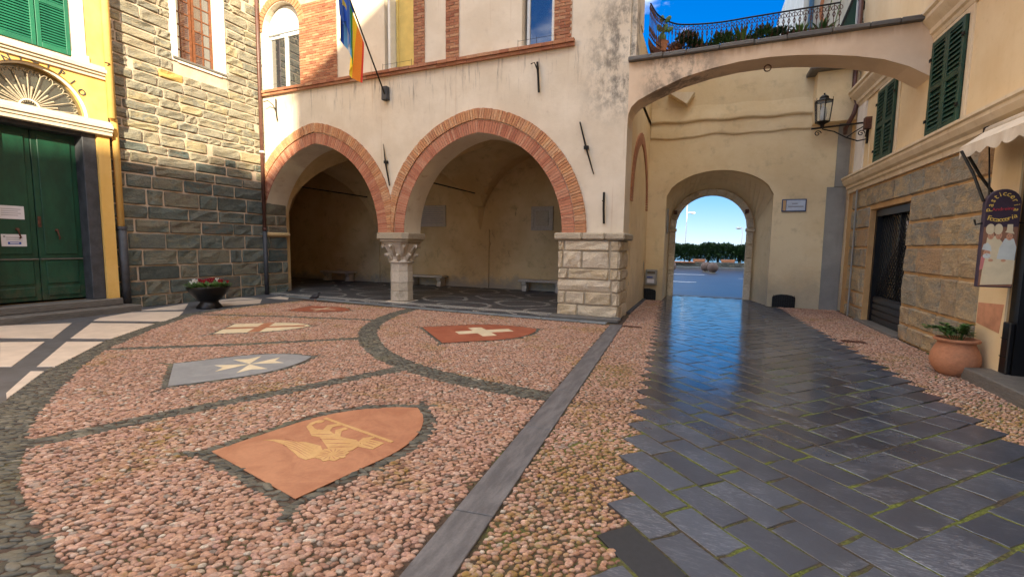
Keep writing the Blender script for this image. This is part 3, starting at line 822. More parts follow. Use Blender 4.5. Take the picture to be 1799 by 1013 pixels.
# inlaid shields
LAB = ['red marble shield inlaid with a golden winged lion holding a staff', 'grey marble shield inlaid with a cream eight-pointed cross', 'red marble shield with a broad cream cross, beside the stone pier',
       'cream marble shield with a plain red cross', 'small dark red shield with thin cream cross, farthest, near the pigeon']
FM = [M['red_marble'], M['grey_marble'], M['deep_red_marble'], M['cream_marble'], M['deep_red_marble']]
def inlay(name, mat, parent, pts, z=.0155): MB().prism([tuple(p) for p in pts], 'xy', .006, z).build(name, mat, parent)
for i, (nm, p0, p1, tp) in enumerate(SHIELDS):
    pts, mid, a, L, w, ln = shield_outline(p0, p1, tp, 16)
    t = thing('inlaid_shield', LAB[i], 'shield', (mid[0], mid[1], 0), 'shields inlaid in the pebble paving')
    inlay('field', FM[i], t, pts, .012)
    q = lambda s, r: tuple(mid + L * s * ln + a * r * w)      # s along axis 0..1, r across -1..1
    if nm == 'malta':
        c = .52; e = .33; v = .40
        for (dx, dy) in ((1, 0), (-1, 0), (0, 1), (0, -1)):
            f = w / ln
            def pt(al, ac): 
                if dx: return q(c + dx * al * f * 1.0, ac)
                return q(c + ac * f, dy * al)
            inlay('cross_arm', M['cream_marble'], t, [pt(.02, 0), pt(.68, .30), pt(.53, 0), pt(.68, -.30)])
    elif nm == 'cross':
        c = .46; f = w / ln; b = .17
        inlay('cross_bar', M['cream_marble'], t, [q(c - .62 * f, -b), q(c + .75 * f, -b), q(c + .75 * f, b), q(c - .62 * f, b)])
        inlay('cross_bar', M['cream_marble'], t, [q(c - b * f, -.56), q(c + b * f, -.56), q(c + b * f, .56), q(c - b * f, .56)], .0157)
    elif nm == 'george':
        c = .42; f = w / ln; b = .16
        inlay('cross_bar', M['red_marble'], t, [q(.005, -b), q(.93, -b), q(.93, b), q(.005, b)])
        inlay('cross_bar', M['red_marble'], t, [q(c - b * f * 1.2, -.995), q(c + b * f * 1.2, -.985), q(c + b * f * 1.2, .985), q(c - b * f * 1.2, .995)], .0157)
    elif nm == 'saltire':
        c = .46; f = w / ln; b = .08
        inlay('cross_bar', M['cream_marble'], t, [q(c - .7 * f, -b), q(c + .8 * f, -b), q(c + .8 * f, b), q(c - .7 * f, b)])
        inlay('cross_bar', M['cream_marble'], t, [q(c - b * f, -.7), q(c + b * f, -.7), q(c + b * f, .7), q(c - b * f, .7)], .0157)
    else:
        G_ = M['gold_marble']
        inlay('wing', G_, t, [(-3.20, 2.46), (-3.11, 2.48), (-2.98, 2.47), (-2.82, 2.41), (-2.70, 2.36), (-2.62, 2.35), (-2.58, 2.41), (-2.60, 2.50), (-2.70, 2.57), (-2.86, 2.57), (-2.99, 2.53), (-3.12, 2.505)])
        inlay('body', G_, t, [(-2.83, 2.69), (-2.91, 2.68), (-3.0, 2.74), (-2.96, 2.80), (-2.86, 2.82), (-2.78, 2.79), (-2.65, 2.76), (-2.52, 2.77), (-2.43, 2.72), (-2.42, 2.62), (-2.47, 2.53), (-2.58, 2.54), (-2.68, 2.60)], .0156)
        mane = [(-2.51 + .115 * math.cos(q_) * (1 + .10 * math.cos(9 * q_)), 2.50 + .105 * math.sin(q_) * (1 + .10 * math.cos(9 * q_))) for q_ in np.linspace(0, 2 * math.pi, 36, endpoint=False)]
        inlay('mane', G_, t, mane, .0158)
        inlay('tail', G_, t, [(-3.0, 2.74), (-3.10, 2.80), (-3.14, 2.88), (-3.12, 2.96), (-3.06, 2.97), (-3.05, 2.92), (-3.09, 2.90), (-3.08, 2.84), (-3.0, 2.80), (-2.95, 2.79)], .0153)
        inlay('leg', G_, t, [(-2.92, 2.81), (-2.96, 2.90), (-2.90, 2.975), (-2.85, 2.955), (-2.89, 2.89), (-2.84, 2.80)], .0152)
        inlay('leg', G_, t, [(-2.75, 2.77), (-2.82, 2.85), (-2.79, 2.93), (-2.74, 2.915), (-2.76, 2.86), (-2.69, 2.77)], .0151)
        inlay('leg', G_, t, [(-2.48, 2.74), (-2.50, 2.82), (-2.44, 2.88), (-2.41, 2.865), (-2.45, 2.81), (-2.42, 2.73)], .0151)
        inlay('staff', G_, t, [(-3.11, 3.0), (-3.10, 3.03), (-2.23, 2.875), (-2.235, 2.845)], .0162)
        inlay('halo', G_, t, [(-2.43, 2.68), (-2.45, 2.83), (-2.28, 2.82), (-2.29, 2.69)], .0149)
        for q_ in range(14):   # engraved mane and flank
            an = q_ * .45; x0, y0 = -2.51 + .03 * math.cos(an), 2.50 + .03 * math.sin(an); x1, y1 = -2.51 + .105 * math.cos(an + .25), 2.50 + .095 * math.sin(an + .25); nx, ny = -(y1 - y0) * .06, (x1 - x0) * .06
            inlay('engraving', M['red_marble'], t, [(x0, y0), ((x0 + x1) / 2 + nx, (y0 + y1) / 2 + ny), (x1, y1), ((x0 + x1) / 2 - nx, (y0 + y1) / 2 - ny)], .0166)
        for (x0, y0, x1, y1) in ((-2.93, 2.70, -2.78, 2.77), (-2.80, 2.66, -2.62, 2.73), (-2.70, 2.62, -2.52, 2.70), (-2.62, 2.58, -2.46, 2.66), (-2.42, 2.73, -2.31, 2.72), (-2.42, 2.77, -2.31, 2.76), (-2.42, 2.80, -2.32, 2.795)):
            nx, ny = -(y1 - y0) * .04, (x1 - x0) * .04
            inlay('engraving', M['red_marble'], t, [(x0, y0), ((x0 + x1) / 2 + nx, (y0 + y1) / 2 + ny), (x1, y1), ((x0 + x1) / 2 - nx, (y0 + y1) / 2 - ny)], .0165)
        for q_ in range(5):   # engraved wing feathers
            s = q_ / 5; x0 = -2.62 - .02 * q_; y0 = 2.375 + .032 * q_
            inlay('feather', M['red_marble'], t, [(x0, y0), (x0 - .18 - .03 * q_, y0 + .055), (x0 - .36, y0 + .085 - .01 * q_), (x0 - .18 - .03 * q_, y0 + .063)], .0165)

# loggia floor and its kerb
struct(MB().prism([(-18, 9.95), (-12.5, 9.95), (-11, 9.78), (-1.7, 9.62), (-1.7, 15.3), (-18, 15.3)], 'xy', -.02, .028).build('loggia_floor', M['loggia_floor']))
kerb = struct(MB().prism([(-11.6, 9.5), (-6.6, 9.28), (-1.75, 9.22), (-1.75, 9.64), (-11.6, 9.85)], 'xy', -.02, .010).build('kerb', M['bed']))
x = -11.5; r3 = random.Random(4)
while x < -1.9:
    L = r3.uniform(.75, 1.15); e = min(x + L, -1.78)
    yy = lambda q: 9.36 - (q + 6.6) * .012 if q > -6.6 else 9.36 + (-6.6 - q) * .05
    MB().prism([(x + .006, yy(x)), (e - .006, yy(e)), (e - .006, yy(e) + .19), (x + .006, yy(x) + .19)], 'xy', -.01, .030).build('kerb_stone', M['kerb'], kerb, bevel=.006); x = e
# iron drain grates
for (x0, x1, y0, y1, lb) in ((-1.5, -1.06, 9.2, 9.36, 'rusty drain grate beside the foot of the stone pier'), (2.36, 2.72, 9.46, 9.66, 'rusty drain grate near the wall on the pastry shop side')):
    t = thing('drain_grate', lb, 'grate', ((x0 + x1) / 2, (y0 + y1) / 2, 0), 'drain grates')
    m = MB(); m.box(x0, x1, y0, y0 + .02, -.01, .014).box(x0, x1, y1 - .02, y1, -.01, .014).box(x0, x0 + .02, y0 + .02, y1 - .02, -.01, .014).box(x1 - .02, x1, y0 + .02, y1 - .02, -.01, .014); m.build('frame', M['rust_iron'], t)
    for q in range(9):
        xx = x0 + .04 + (x1 - x0 - .08) * q / 8; box_o('bar', M['rust_iron'], t, xx - .008, xx + .008, y0 + .021, y1 - .021, -.01, .011)
# ------------------------------------------------------------------ loggia building (facade at Y = 10)
XL, XR = -12.62, -1.60
LOG = thing('loggia_building', 'plastered town hall with two pointed brick arches over an open loggia', 'building', (-7.1, 10.4, 0))
SPR = 1.92
def arch_pts(cx, hs, rise, n=18, zs=SPR):
    """pointed arch outline left spring -> apex -> right spring"""
    a = (rise * rise - hs * hs) / (2 * hs); R = hs + a; ta = math.acos(a / R)
    right = [(cx - a + R * math.cos(t), zs + R * math.sin(t)) for t in np.linspace(0, ta, n)]
    left = [(2 * cx - x, z) for x, z in right]
    return left + right[-2::-1]
A1 = (-10.40, 2.22, 2.53); A2 = (-5.16, 2.18, 2.41)
out = [(XL - 5, SPR)] + [(-12.62, SPR)] + arch_pts(*A1)[0:] + arch_pts(*A2) + [(XR, SPR), (XR, 6.05), (XL - 5, 6.05)]
MB().prism(out, 'xz', 10.0, 10.75).build('wall', M['facade'], LOG)
# upper wall with window openings
def up(x0, x1, z0=6.052, z1=12.0, name='upper_wall'): return box_o(name, M['facade'], LOG, x0, x1, 10.0, 10.5, z0, z1)
for a, b in ((XL - 5, -12.35), (-10.9, -7.91), (-7.0, -4.05), (-3.29, XR)): up(a, b)
arc1 = [(-10.9, 12.0), (-12.35, 12.0), (-12.35, 7.82)] + [(-11.625 + .725 * math.cos(t), 7.82 + .725 * math.sin(t)) for t in np.linspace(math.pi, 0, 14)][1:-1] + [(-10.9, 7.82)]
MB().prism(arc1, 'xz', 10.0, 10.5).build('upper_wall', M['facade'], LOG)
up(-7.91, -7.0, 8.75); up(-4.05, -3.29, 8.4)
# roof mass
MB().prism([(XL - 5.2, 12.0), (XR + .3, 12.0), (XR - 2, 13.6), (XL - 3, 13.6)], 'xz', 9.6, 12.0).build('roof', M['brick_wall'], LOG)
box_o('side_wall', M['facade'], LOG, XR - .5, XR, 10.501, 12.0, 6.9, 11.99)
box_o('attic_floor', M['inner'], LOG, -17.9, XR - .02, 10.51, 15.6, 5.25, 5.4)
# brick rings of the arches
def ring_bricks(part, cx, hs, rise, r0, r1, yf, mat, xlo, xhi, seed):
    r = random.Random(seed); a = (rise * rise - hs * hs) / (2 * hs); R = hs + a
    for sg in (1, -1):
        ta = math.acos(a / (R + r1)); n = int((R + (r0 + r1) / 2) * ta / .066)
        for q in range(n):
            t0, t1 = ta * q / n, ta * (q + 1) / n; g = .004 / R
            t0 += g * r.uniform(.6, 1.6); t1 -= g * r.uniform(.6, 1.6); rb = R + r1 - r.uniform(0, .012)
            P = []
            for rr, t in ((R + r0, t0), (rb, t0), (rb, t1), (R + r0, t1)):
                x = max(-a + rr * math.cos(t), .003); z = SPR + .004 + rr * math.sin(t)
                X = min(max(cx + sg * x, xlo), xhi); P.append((X, z))
            if abs(P[0][0] - P[1][0]) + abs(P[0][1] - P[1][1]) < .05: continue
            MB().prism(P, 'xz', yf + r.uniform(-.004, .004), 10.02).build('brick', mat, part)
for k, (A, lo, hi) in enumerate(((A1, -12.6, -7.735), (A2, -7.725, XR))):
    hold = MB().prism([(A[0] - .05, SPR + A[2] + .02), (A[0] + .05, SPR + A[2] + .02), (A[0], SPR + A[2] + .56)], 'xz', 9.985, 10.01).build('brick_arch', M['brick_mortar'], LOG)
    ring_bricks(hold, A[0], A[1], A[2], .0, .30, 9.975, M['brick_red'], lo, hi, 20 + k)
    ring_bricks(hold, A[0], A[1], A[2], .315, .57, 9.945, M['brick'], lo, hi, 30 + k)
    # mortar bed behind the rings
    a = (A[2] ** 2 - A[1] ** 2) / (2 * A[1]); R = A[1] + a
    m = MB()
    for sg in (1, -1):
        vs_ = []; ta = math.acos(a / (R + .56)); nn = 20
        for t in np.linspace(0, ta, nn):
            for rr in (R + .003, R + .56):
                X = min(max(A[0] + sg * max(-a + rr * math.cos(t), 0), lo), hi); vs_.append((X, 9.992, SPR + .006 + rr * math.sin(t)))
        m.add(vs_, [(2 * i, 2 * i + 1, 2 * i + 3, 2 * i + 2) for i in range(nn - 1)])
    m.build('mortar', M['brick_mortar'], hold, recalc=False)
# string course of two brick rows
sc_ = MB().box(XL, -2.8, 9.93, 10.0, 5.975, 6.10).build('string_course', M['brick_mortar'], LOG)
r4 = random.Random(9)
for row, (z0, z1, yf) in enumerate(((5.97, 6.035, 9.915), (6.042, 6.112, 9.875))):
    x = XL + .02 - row * .13
    while x < -2.8:
        L = r4.uniform(.24, .30); e = min(x + L, -2.78)
        if e - max(x, XL) > .05: box_o('brick', M['brick_wall'], sc_, max(x, XL) + .004, e - .004, yf + r4.uniform(-.006, .006), 9.97, z0, z1 + r4.uniform(-.003, .003))
        x = e
# brick panels of the upper storey
def brick_field(name, parent, x0, x1, z0, z1, yf, seed, keep=None):
    r = random.Random(seed); m = MB(); rr = []; z = z0; row = 0
    while z < z1:
        x = x0 - (.0 if row % 2 else .125)
        while x < x1:
            a, b = max(x, x0), min(x + .242, x1)
            if b - a > .03 and (keep is None or keep((a + b) / 2, z + .03)):
                m.box(a + .004, b - .004, yf + r.uniform(-.008, .004), 10.0, z + .004, min(z + .060, z1)); rr += [r.random()] * 8
            x += .25
        z += .066; row += 1
    me = m.mesh(name, M['brick_wall'], recalc=False)
    at = me.attributes.new('rnd', 'FLOAT', 'POINT'); at.data.foreach_set('value', np.array(rr, np.float32))
    o = place(name, me, parent); o['kind'] = 'stuff'; return o
for q, (a, b) in enumerate(((-10.88, -9.50), (-6.99, -6.66), (-6.05, -5.68), (-3.27, -2.87))):
    box_o('brick_panel', M['brick_mortar'], LOG, a, b, 9.985, 10.001, 6.115, 10)
    brick_field('panel_bricks', LOG, a, b, 6.12, 10, 9.972, 50 + q, (lambda x, z: not (x < -9.9 and z > 8.3)) if q == 0 else None)
m = MB()   # brick hood over the arched window
for q in range(24):
    t0, t1 = math.pi * q / 24 + .012, math.pi * (q + 1) / 24 - .012
    m.prism([(-11.625 + rr * math.cos(t), 7.82 + rr * math.sin(t)) for rr, t in ((.745, t0), (.96, t0), (.96, t1), (.745, t1))], 'xz', 9.97, 10.01)
o = m.build('window_hood', M['brick'], LOG); o['kind'] = 'stuff'
# windows
def casement(parent, x0, x1, z0, z1, y, fm, arch=False, mull=True, glass=M['glass'], blind=None):
    w = MB(); f = .07
    w.box(x0, x0 + f, y - .04, y + .04, z0, z1).box(x1 - f, x1, y - .04, y + .04, z0, z1).box(x0 + f, x1 - f, y - .04, y + .04, z0, z0 + f).box(x0 + f, x1 - f, y - .04, y + .04, z1 - f, z1)
    if mull: w.box((x0 + x1) / 2 - .05, (x0 + x1) / 2 + .05, y - .045, y + .04, z0 + f, z1 - f)
    win = w.build('window', fm, parent, bevel=.006)
    for a, b in (((x0 + f, (x0 + x1) / 2 - .05), ((x0 + x1) / 2 + .05, x1 - f)) if mull else ((x0 + f, x1 - f),)):
        box_o('pane', glass, win, a, b, y - .005, y + .005, z0 + f, z1 - f)
    if blind: box_o('blind', blind, win, x0 + f, x1 - f, y + .05, y + .07, z0 + f, z1 - f)
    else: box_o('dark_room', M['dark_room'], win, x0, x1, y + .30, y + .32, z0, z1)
    return win
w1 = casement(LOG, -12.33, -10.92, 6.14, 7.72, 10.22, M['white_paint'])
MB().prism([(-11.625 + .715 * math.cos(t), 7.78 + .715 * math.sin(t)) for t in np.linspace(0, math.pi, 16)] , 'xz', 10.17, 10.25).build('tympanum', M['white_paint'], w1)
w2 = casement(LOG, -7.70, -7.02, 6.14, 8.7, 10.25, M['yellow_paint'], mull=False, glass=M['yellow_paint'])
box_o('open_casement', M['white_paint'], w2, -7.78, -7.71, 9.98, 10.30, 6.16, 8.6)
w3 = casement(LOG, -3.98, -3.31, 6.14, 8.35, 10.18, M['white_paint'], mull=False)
# thin bird wires on little posts along the sill
m = MB()
for a, b in ((-12.4, -10.9), (-7.9, -7.0), (-4.1, -3.2)):
    m.tube([(a, 9.9, 6.24), (b, 9.9, 6.24)], .004, 4)
    for x in (a, (a + b) / 2, b): m.tube([(x, 9.9, 6.10), (x, 9.9, 6.27)], .005, 4)
m.build('sill_wire', M['iron'], LOG)
# iron wall anchors
def anchor(pts, r=.018, hook=None, knot=None):
    m = MB().tube(pts, r, 6)
    if hook: m.tube(hook, .014, 6)
    if knot: m.box(knot[0] - .05, knot[0] + .05, 9.92, 9.99, knot[1] - .035, knot[1] + .035)
    m.build('wall_anchor', M['iron'], LOG)
anchor([(-11.85, 9.95, 5.84), (-11.84, 9.93, 5.5), (-11.82, 9.95, 5.22)], .02, [(-12.12, 9.75, 5.73), (-12.0, 9.80, 5.76), (-11.9, 9.88, 5.66), (-11.86, 9.94, 5.52)])
anchor([(-3.64, 9.95, 5.74), (-3.60, 9.92, 5.4), (-3.59, 9.95, 5.08)], .028, [(-3.74, 9.8, 5.66), (-3.66, 9.82, 5.69), (-3.60, 9.93, 5.5)])
anchor([(-2.62, 9.96, 4.34), (-2.46, 9.93, 3.78), (-2.28, 9.96, 3.20)], [.016, .022, .013], None, (-2.46, 3.78))
anchor([(-7.96, 9.96, 4.26), (-7.87, 9.93, 3.75), (-7.77, 9.96, 3.16)], [.008, .026, .018], None, (-7.875, 3.78))
anchor([(-2.04, 9.96, 2.80), (-2.03, 9.93, 2.45), (-2.02, 9.96, 2.12)], .024, [(-2.04, 9.93, 2.62), (-2.05, 9.88, 2.61)])
# vaults, inner walls
def vault(x0, x1, y0, y1):
    nx, ny = 26, 22; cx, hx = (x0 + x1) / 2, (x1 - x0) / 2; cy, hy = (y0 + y1) / 2, (y1 - y0) / 2
    def prof(d, h, rise):
        d = min(abs(d), h * .9999); a = (rise * rise - h * h) / (2 * h); R = h + a
        return math.sqrt(max(R * R - (d + a) ** 2, 0))
    m = MB(); V = []
    for j in range(ny + 1):
        for i in range(nx + 1):
            x = x0 + (x1 - x0) * i / nx; y_ = y0 + (y1 - y0) * j / ny
            V.append((x, y_, 2.0 + max(prof(x - cx, hx, hx * 1.12), prof(y_ - cy, hy, hy * 1.2))))
    m.add(V, [(j * (nx + 1) + i, j * (nx + 1) + i + 1, (j + 1) * (nx + 1) + i + 1, (j + 1) * (nx + 1) + i) for j in range(ny) for i in range(nx)])
    m.build('vault', M['inner'], LOG, smooth=False, recalc=False)
for a, b in ((-17.6, -12.62), (-12.62, -7.72), (-7.72, -2.6)): vault(a, b, 10.74, 15.2)
box_o('back_wall', M['inner'], LOG, -17.8, XR, 15.2, 15.6, 0, 5.2)
box_o('inner_left_wall', M['inner'], LOG, -17.9, -17.6, 10.7, 15.2, 0, 5.2)
box_o('inner_front_wall', M['inner'], LOG, -17.6, -12.62, 10.70, 10.95, 0, 5.2)
for xx in (-12.62, -7.57):
    box_o('wall_pilaster', M['inner'], LOG, xx - .24, xx + .24, 15.15, 15.2, .0, 2.2)
    box_o('pilaster_cap', M['inner'], LOG, xx - .29, xx + .29, 15.11, 15.2, 1.62, 1.74, .01)
for xx in (-12.62, -7.72):
    MB().tube([(xx, 10.76, 3.5), (xx, 15.19, 3.5)], .022, 6).build('tie_rod', M['iron'], LOG)
# damp patch plaster base
# side wall toward the lane
sw = MB()
sw.prism([(10.76, 0), (14.48, 0), (14.48, 6.88), (10.76, 6.88)], 'yz', XR - .55, XR - .02); sw.build('lane_wall', M['gate'], LOG)
m = MB()
for sg in (1, -1):
    a = .25; R = 1.65
    for q in range(34):
        t0, t1 = q / 34 * 1.40 + .004, (q + 1) / 34 * 1.40 - .004
        P = []
        for rr, t in ((R, t0), (R + .28, t0), (R + .28, t1), (R, t1)):
            P.append((12.55 + sg * max(-a + rr * math.cos(t), .004), 2.7 + rr * math.sin(t)))
        m.prism(P, 'yz', XR - .03, XR + .02)
o = m.build('side_arch', M['brick'], LOG); o['kind'] = 'stuff'
MB().prism([(11.15, .4), (13.95, .4), (13.95, 2.7)] + [(y_, z_) for y_, z_ in [(12.55 + 1.4 * math.cos(t), 2.7 + 1.6 * math.sin(t)) for t in np.linspace(.1, math.pi - .1, 12)]] + [(11.15, 2.7)], 'yz', XR - .03, XR - .012).build('blind_panel', M['gate'], LOG)
MB().prism([(11.1, .7), (11.9, .55), (12.6, .8), (13.9, .6), (14.2, 1.1), (13.6, 1.5), (12.9, 1.35), (12.3, 1.7), (11.5, 1.45)], 'yz', XR - .03, XR - .014).build('wall_patch', M['cement'], LOG)
box_o('wall_base', M['slate_dark'], LOG, XR - .1, XR + .06, 11.0, 14.3, -.02, .06)

# column
CX, CY = -7.72, 10.38
colm = thing('stone_column', 'pale octagonal stone column with carved leaf capital between the two arches', 'column', (CX, CY, 0))
rot8 = math.pi / 8
z = .03
box_o('plinth', M['pale_stone'], colm, CX - .33, CX + .33, CY - .33, CY + .33, -.01, .045, .02)
for q, h in enumerate((.30, .24, .30, .25)):
    e = .006 * (q % 2)
    MB().lathe((CX, CY, 0), [(.315 - e, z + .03 if q == 0 else z + .004), (.315 - e, z + h - .003)], 8, rot8).build('drum', M['pale_stone'], colm, bevel=.006); z += h
MB().lathe((CX, CY, 0), [(.318, 1.10), (.345, 1.115), (.345, 1.15), (.31, 1.17)], 16).build('astragal', M['pale_stone'], colm, smooth=True)
MB().lathe((CX, CY, 0), [(.30, 1.16), (.29, 1.25), (.31, 1.38), (.36, 1.50), (.42, 1.58), (.44, 1.62)], 32, 0, True, lambda k, i: 1.05 if k % 2 else .95).build('bell', M['pale_stone'], colm)
for q in range(8):
    a = rot8 + q * math.pi / 4; c, s = math.cos(a), math.sin(a)
    m = MB(); m.tube([(CX + .30 * c, CY + .30 * s, 1.17), (CX + .33 * c, CY + .33 * s, 1.26), (CX + .39 * c, CY + .39 * s, 1.34), (CX + .44 * c, CY + .44 * s, 1.33), (CX + .43 * c, CY + .43 * s, 1.28)], [.05, .06, .055, .045, .04], 8)
    m.build('leaf_scroll', M['pale_stone'], colm, smooth=True)
    a += math.pi / 8; c, s = math.cos(a), math.sin(a)
    m = MB(); m.tube([(CX + .30 * c, CY + .30 * s, 1.30), (CX + .35 * c, CY + .35 * s, 1.47), (CX + .43 * c, CY + .43 * s, 1.58), (CX + .50 * c, CY + .50 * s, 1.57), (CX + .49 * c, CY + .49 * s, 1.51)], [.04, .055, .055, .045, .04], 8)
    m.build('leaf_scroll', M['pale_stone'], colm, smooth=True)
def octo(h, ch): return [(-h + ch, -h), (h - ch, -h), (h, -h + ch), (h, h - ch), (h - ch, h), (-h + ch, h), (-h, h - ch), (-h, -h + ch)]
for hh, z0, z1 in ((.43, 1.62, 1.68), (.47, 1.68, 1.75), (.525, 1.75, 1.915)):
    MB().prism([(CX + a, CY + b) for a, b in octo(hh, .13)], 'xy', z0, z1).build('abacus', M['impost'], colm, bevel=.012)

# pier
pier = thing('stone_pier', 'rough cream stone pier under the corner of the loggia', 'pier', (-2.3, 10.3, 0))
box_o('core', M['impost'], pier, -2.96, -1.645, 9.80, 10.95, 0, 1.76)
r5 = random.Random(3)
PR = [(.33, [.34, .66]), (.29, [.14, .32, .43, .11]), (.27, [.88, .12]), (.24, [.17, .67, .16]), (.39, [.08, .32, .44, .16]), (.24, [.10, .74, .16])]
z = .0
for h, ws in PR:
    x = -2.99; T = 1.37
    for w in ws:
        rustic('stone_block', M['pier_stone'], pier, (x, 9.80, z), (1, 0, 0), (0, 0, 1), (0, -1, 0), w * T, h, .045, .024, r5, .03, .005); x += w * T
    y_ = 9.765
    for w in (.45, .72):
        rustic('stone_block', M['pier_stone'], pier, (-1.645, y_, z), (0, 1, 0), (0, 0, 1), (1, 0, 0), w, h, .03, .018, r5, .03, .005); y_ += w
    rustic('stone_block', M['pier_stone'], pier, (-2.96, 9.77, z), (0, 1, 0), (0, 0, 1), (-1, 0, 0), 1.15, h, .03, .01, r5, .025, .004)
    z += h
for a, b in ((-3.08, -2.45), (-2.44, -1.95), (-1.94, -1.52)):
    MB().box(a, b, 9.70, 10.98, 1.765, 1.918).build('impost', M['impost'], pier, bevel=.03)
MB().box(-3.1, -1.55, 9.52, 9.82, -.01, .10).build('plinth', M['step_slate'], pier, bevel=.03)

# benches and plaques in the loggia
for q, (a, b, lb) in enumerate(((-15.2, -13.55, 'stone bench in the shadowed corner, seen through the arch nearer the tower'), (-10.7, -9.05, 'stone bench under the large plaque, beside the column'), (-5.95, -4.3, 'stone bench half hidden by the stone pier'))):
    t = thing('stone_bench', lb, 'bench', ((a + b) / 2, 14.9, .03), 'stone benches along the loggia back wall')
    MB().box(a, b, 14.66, 15.14, .36, .44).build('seat', M['pale_stone'], t, bevel=.02)
    for x in (a + .12, b - .30):
        MB().prism([(14.72, .028), (15.1, .028), (15.1, .36), (14.70, .36), (14.72, .27), (14.80, .22)], 'yz', x, x + .17).build('leg', M['pale_stone'], t, bevel=.015)
t = thing('wall_plaque', 'large pale inscribed stone tablet high on the loggia back wall', 'plaque', (-9.83, 15.19, 2.3))
MB().box(-10.48, -9.19, 15.14, 15.2, 2.32, 3.14).build('tablet', M['pale_stone'], t, bevel=.01)
for q in range(9): box_o('inscription', M['ink'], t, -10.38, -9.30 - .1 * (q % 3 == 1), 15.136, 15.139, 2.45 + .072 * q, 2.465 + .072 * q)
t = thing('wall_plaque', 'square framed marble relief on the loggia back wall, above the bench by the pier', 'plaque', (-5.25, 15.19, 2.2))
m = MB(); m.box(-5.66, -4.85, 15.12, 15.2, 2.17, 2.27).box(-5.66, -4.85, 15.12, 15.2, 2.91, 3.01).box(-5.66, -5.56, 15.12, 15.2, 2.27, 2.91).box(-4.95, -4.85, 15.12, 15.2, 2.27, 2.91); m.build('frame', M['pale_stone'], t, bevel=.01)
MB().box(-5.56, -4.95, 15.16, 15.2, 2.27, 2.91).build('panel', M['pale_stone'], t)
MB().box(-5.5, -5.01, 15.13, 15.165, 2.33, 2.85).build('relief', M['impost'], t, bevel=.02)

# flag pole and flags
pole = thing('flagpole', 'thin black flagpole leaning out above the column', 'flagpole', (-7.85, 9.95, 5.5))
PB, PD = Vector((-7.82, 9.92, 5.42)), Vector((-.02, -.55, .835))
MB().tube([PB, PB + PD * 3.2], .02, 6).build('pole', M['iron'], pole)
MB().box(-7.93, -7.76, 9.86, 10.0, 5.36, 5.70).build('bracket', M['slate_dark'], pole, bevel=.01)
def flag(name, label, t0, t1, drop, cols, seed, lean, yo=0.0):
    r = random.Random(seed); nx, ny = 14, 22; V = []; m = MB()
    for j in range(ny + 1):
        for i in range(nx + 1):
            s = i / nx; d = j / ny
            p = PB + PD * (t0 + (t1 - t0) * s)
            cl = 1 - .35 * d                       # gathers as it hangs
            p0 = PB + PD * (t0 + (t1 - t0) * (.3 + (s - .3) * cl))
            ln = drop(s)
            f = math.sin(s * 11 + seed) * .07 * (d ** .6) + math.sin(s * 23 + 2 * seed) * .025 * d
            V.append((p0.x + f + lean * d, p0.y + yo + .05 * math.cos(s * 9) * d, p0.z - ln * d - .02))
    m.v = V
    for j in range(ny):
        for i in range(nx):
            m.f.append([j * (nx + 1) + i, j * (nx + 1) + i + 1, (j + 1) * (nx + 1) + i + 1, (j + 1) * (nx + 1) + i]); m.mi.append(cols(i / nx, j / ny))
    return m, label
def cloth(name, h):
    k = NT(name); n = k.noise(60, 3); c = lin(h)
    return k.out(k.mix(k.step(n, .3, .7), tuple(x * .85 for x in c[:3]) + (1,), c), .75, n, .1, .003)
RB = [cloth('flag_violet', '#3B2D7A'), cloth('flag_blue', '#1F52B0'), cloth('flag_sky', '#6FB4DC'), cloth('flag_green', '#2F8B3E'), cloth('flag_yellow', '#FFD92A'), cloth('flag_orange', '#FF9426'), cloth('flag_red', '#E8402C'), cloth('flag_white', '#DDE2E4')]
EU = [cloth('flag_navy', '#2F6AD2'), cloth('flag_star', '#E2C54A'), cloth('flag_navy2', '#2355AE')]
m, lb = flag('rainbow_flag', 'rainbow striped flag hanging from the pole, yellow and red at its foot', 1.30, 2.6, lambda s: .72 + .5 * (1 - abs(s - .3)), lambda s, d: [6, 5, 5, 5, 4, 4, 4, 3, 3, 2, 7, 2, 1, 1][min(13, int(s * 14))], 1, -.12, -.07)
o = m.build('rainbow_flag', RB, None, smooth=True, recalc=False); tag(o, lb, 'flag', 'flags on the facade pole')
m, lb = flag('blue_flag', 'dark blue flag with a gold star, torn and hanging behind the rainbow one', 2.0, 3.0, lambda s: .85 + .15 * math.sin(s * 9), lambda s, d: 1 if (abs(s - .5) < .08 and abs(d - .5) < .06) else (0 if int(s * 7) % 2 else 2), 4, -.02)
o = m.build('blue_flag', EU, None, smooth=True, recalc=False); tag(o, lb, 'flag', 'flags on the facade pole')

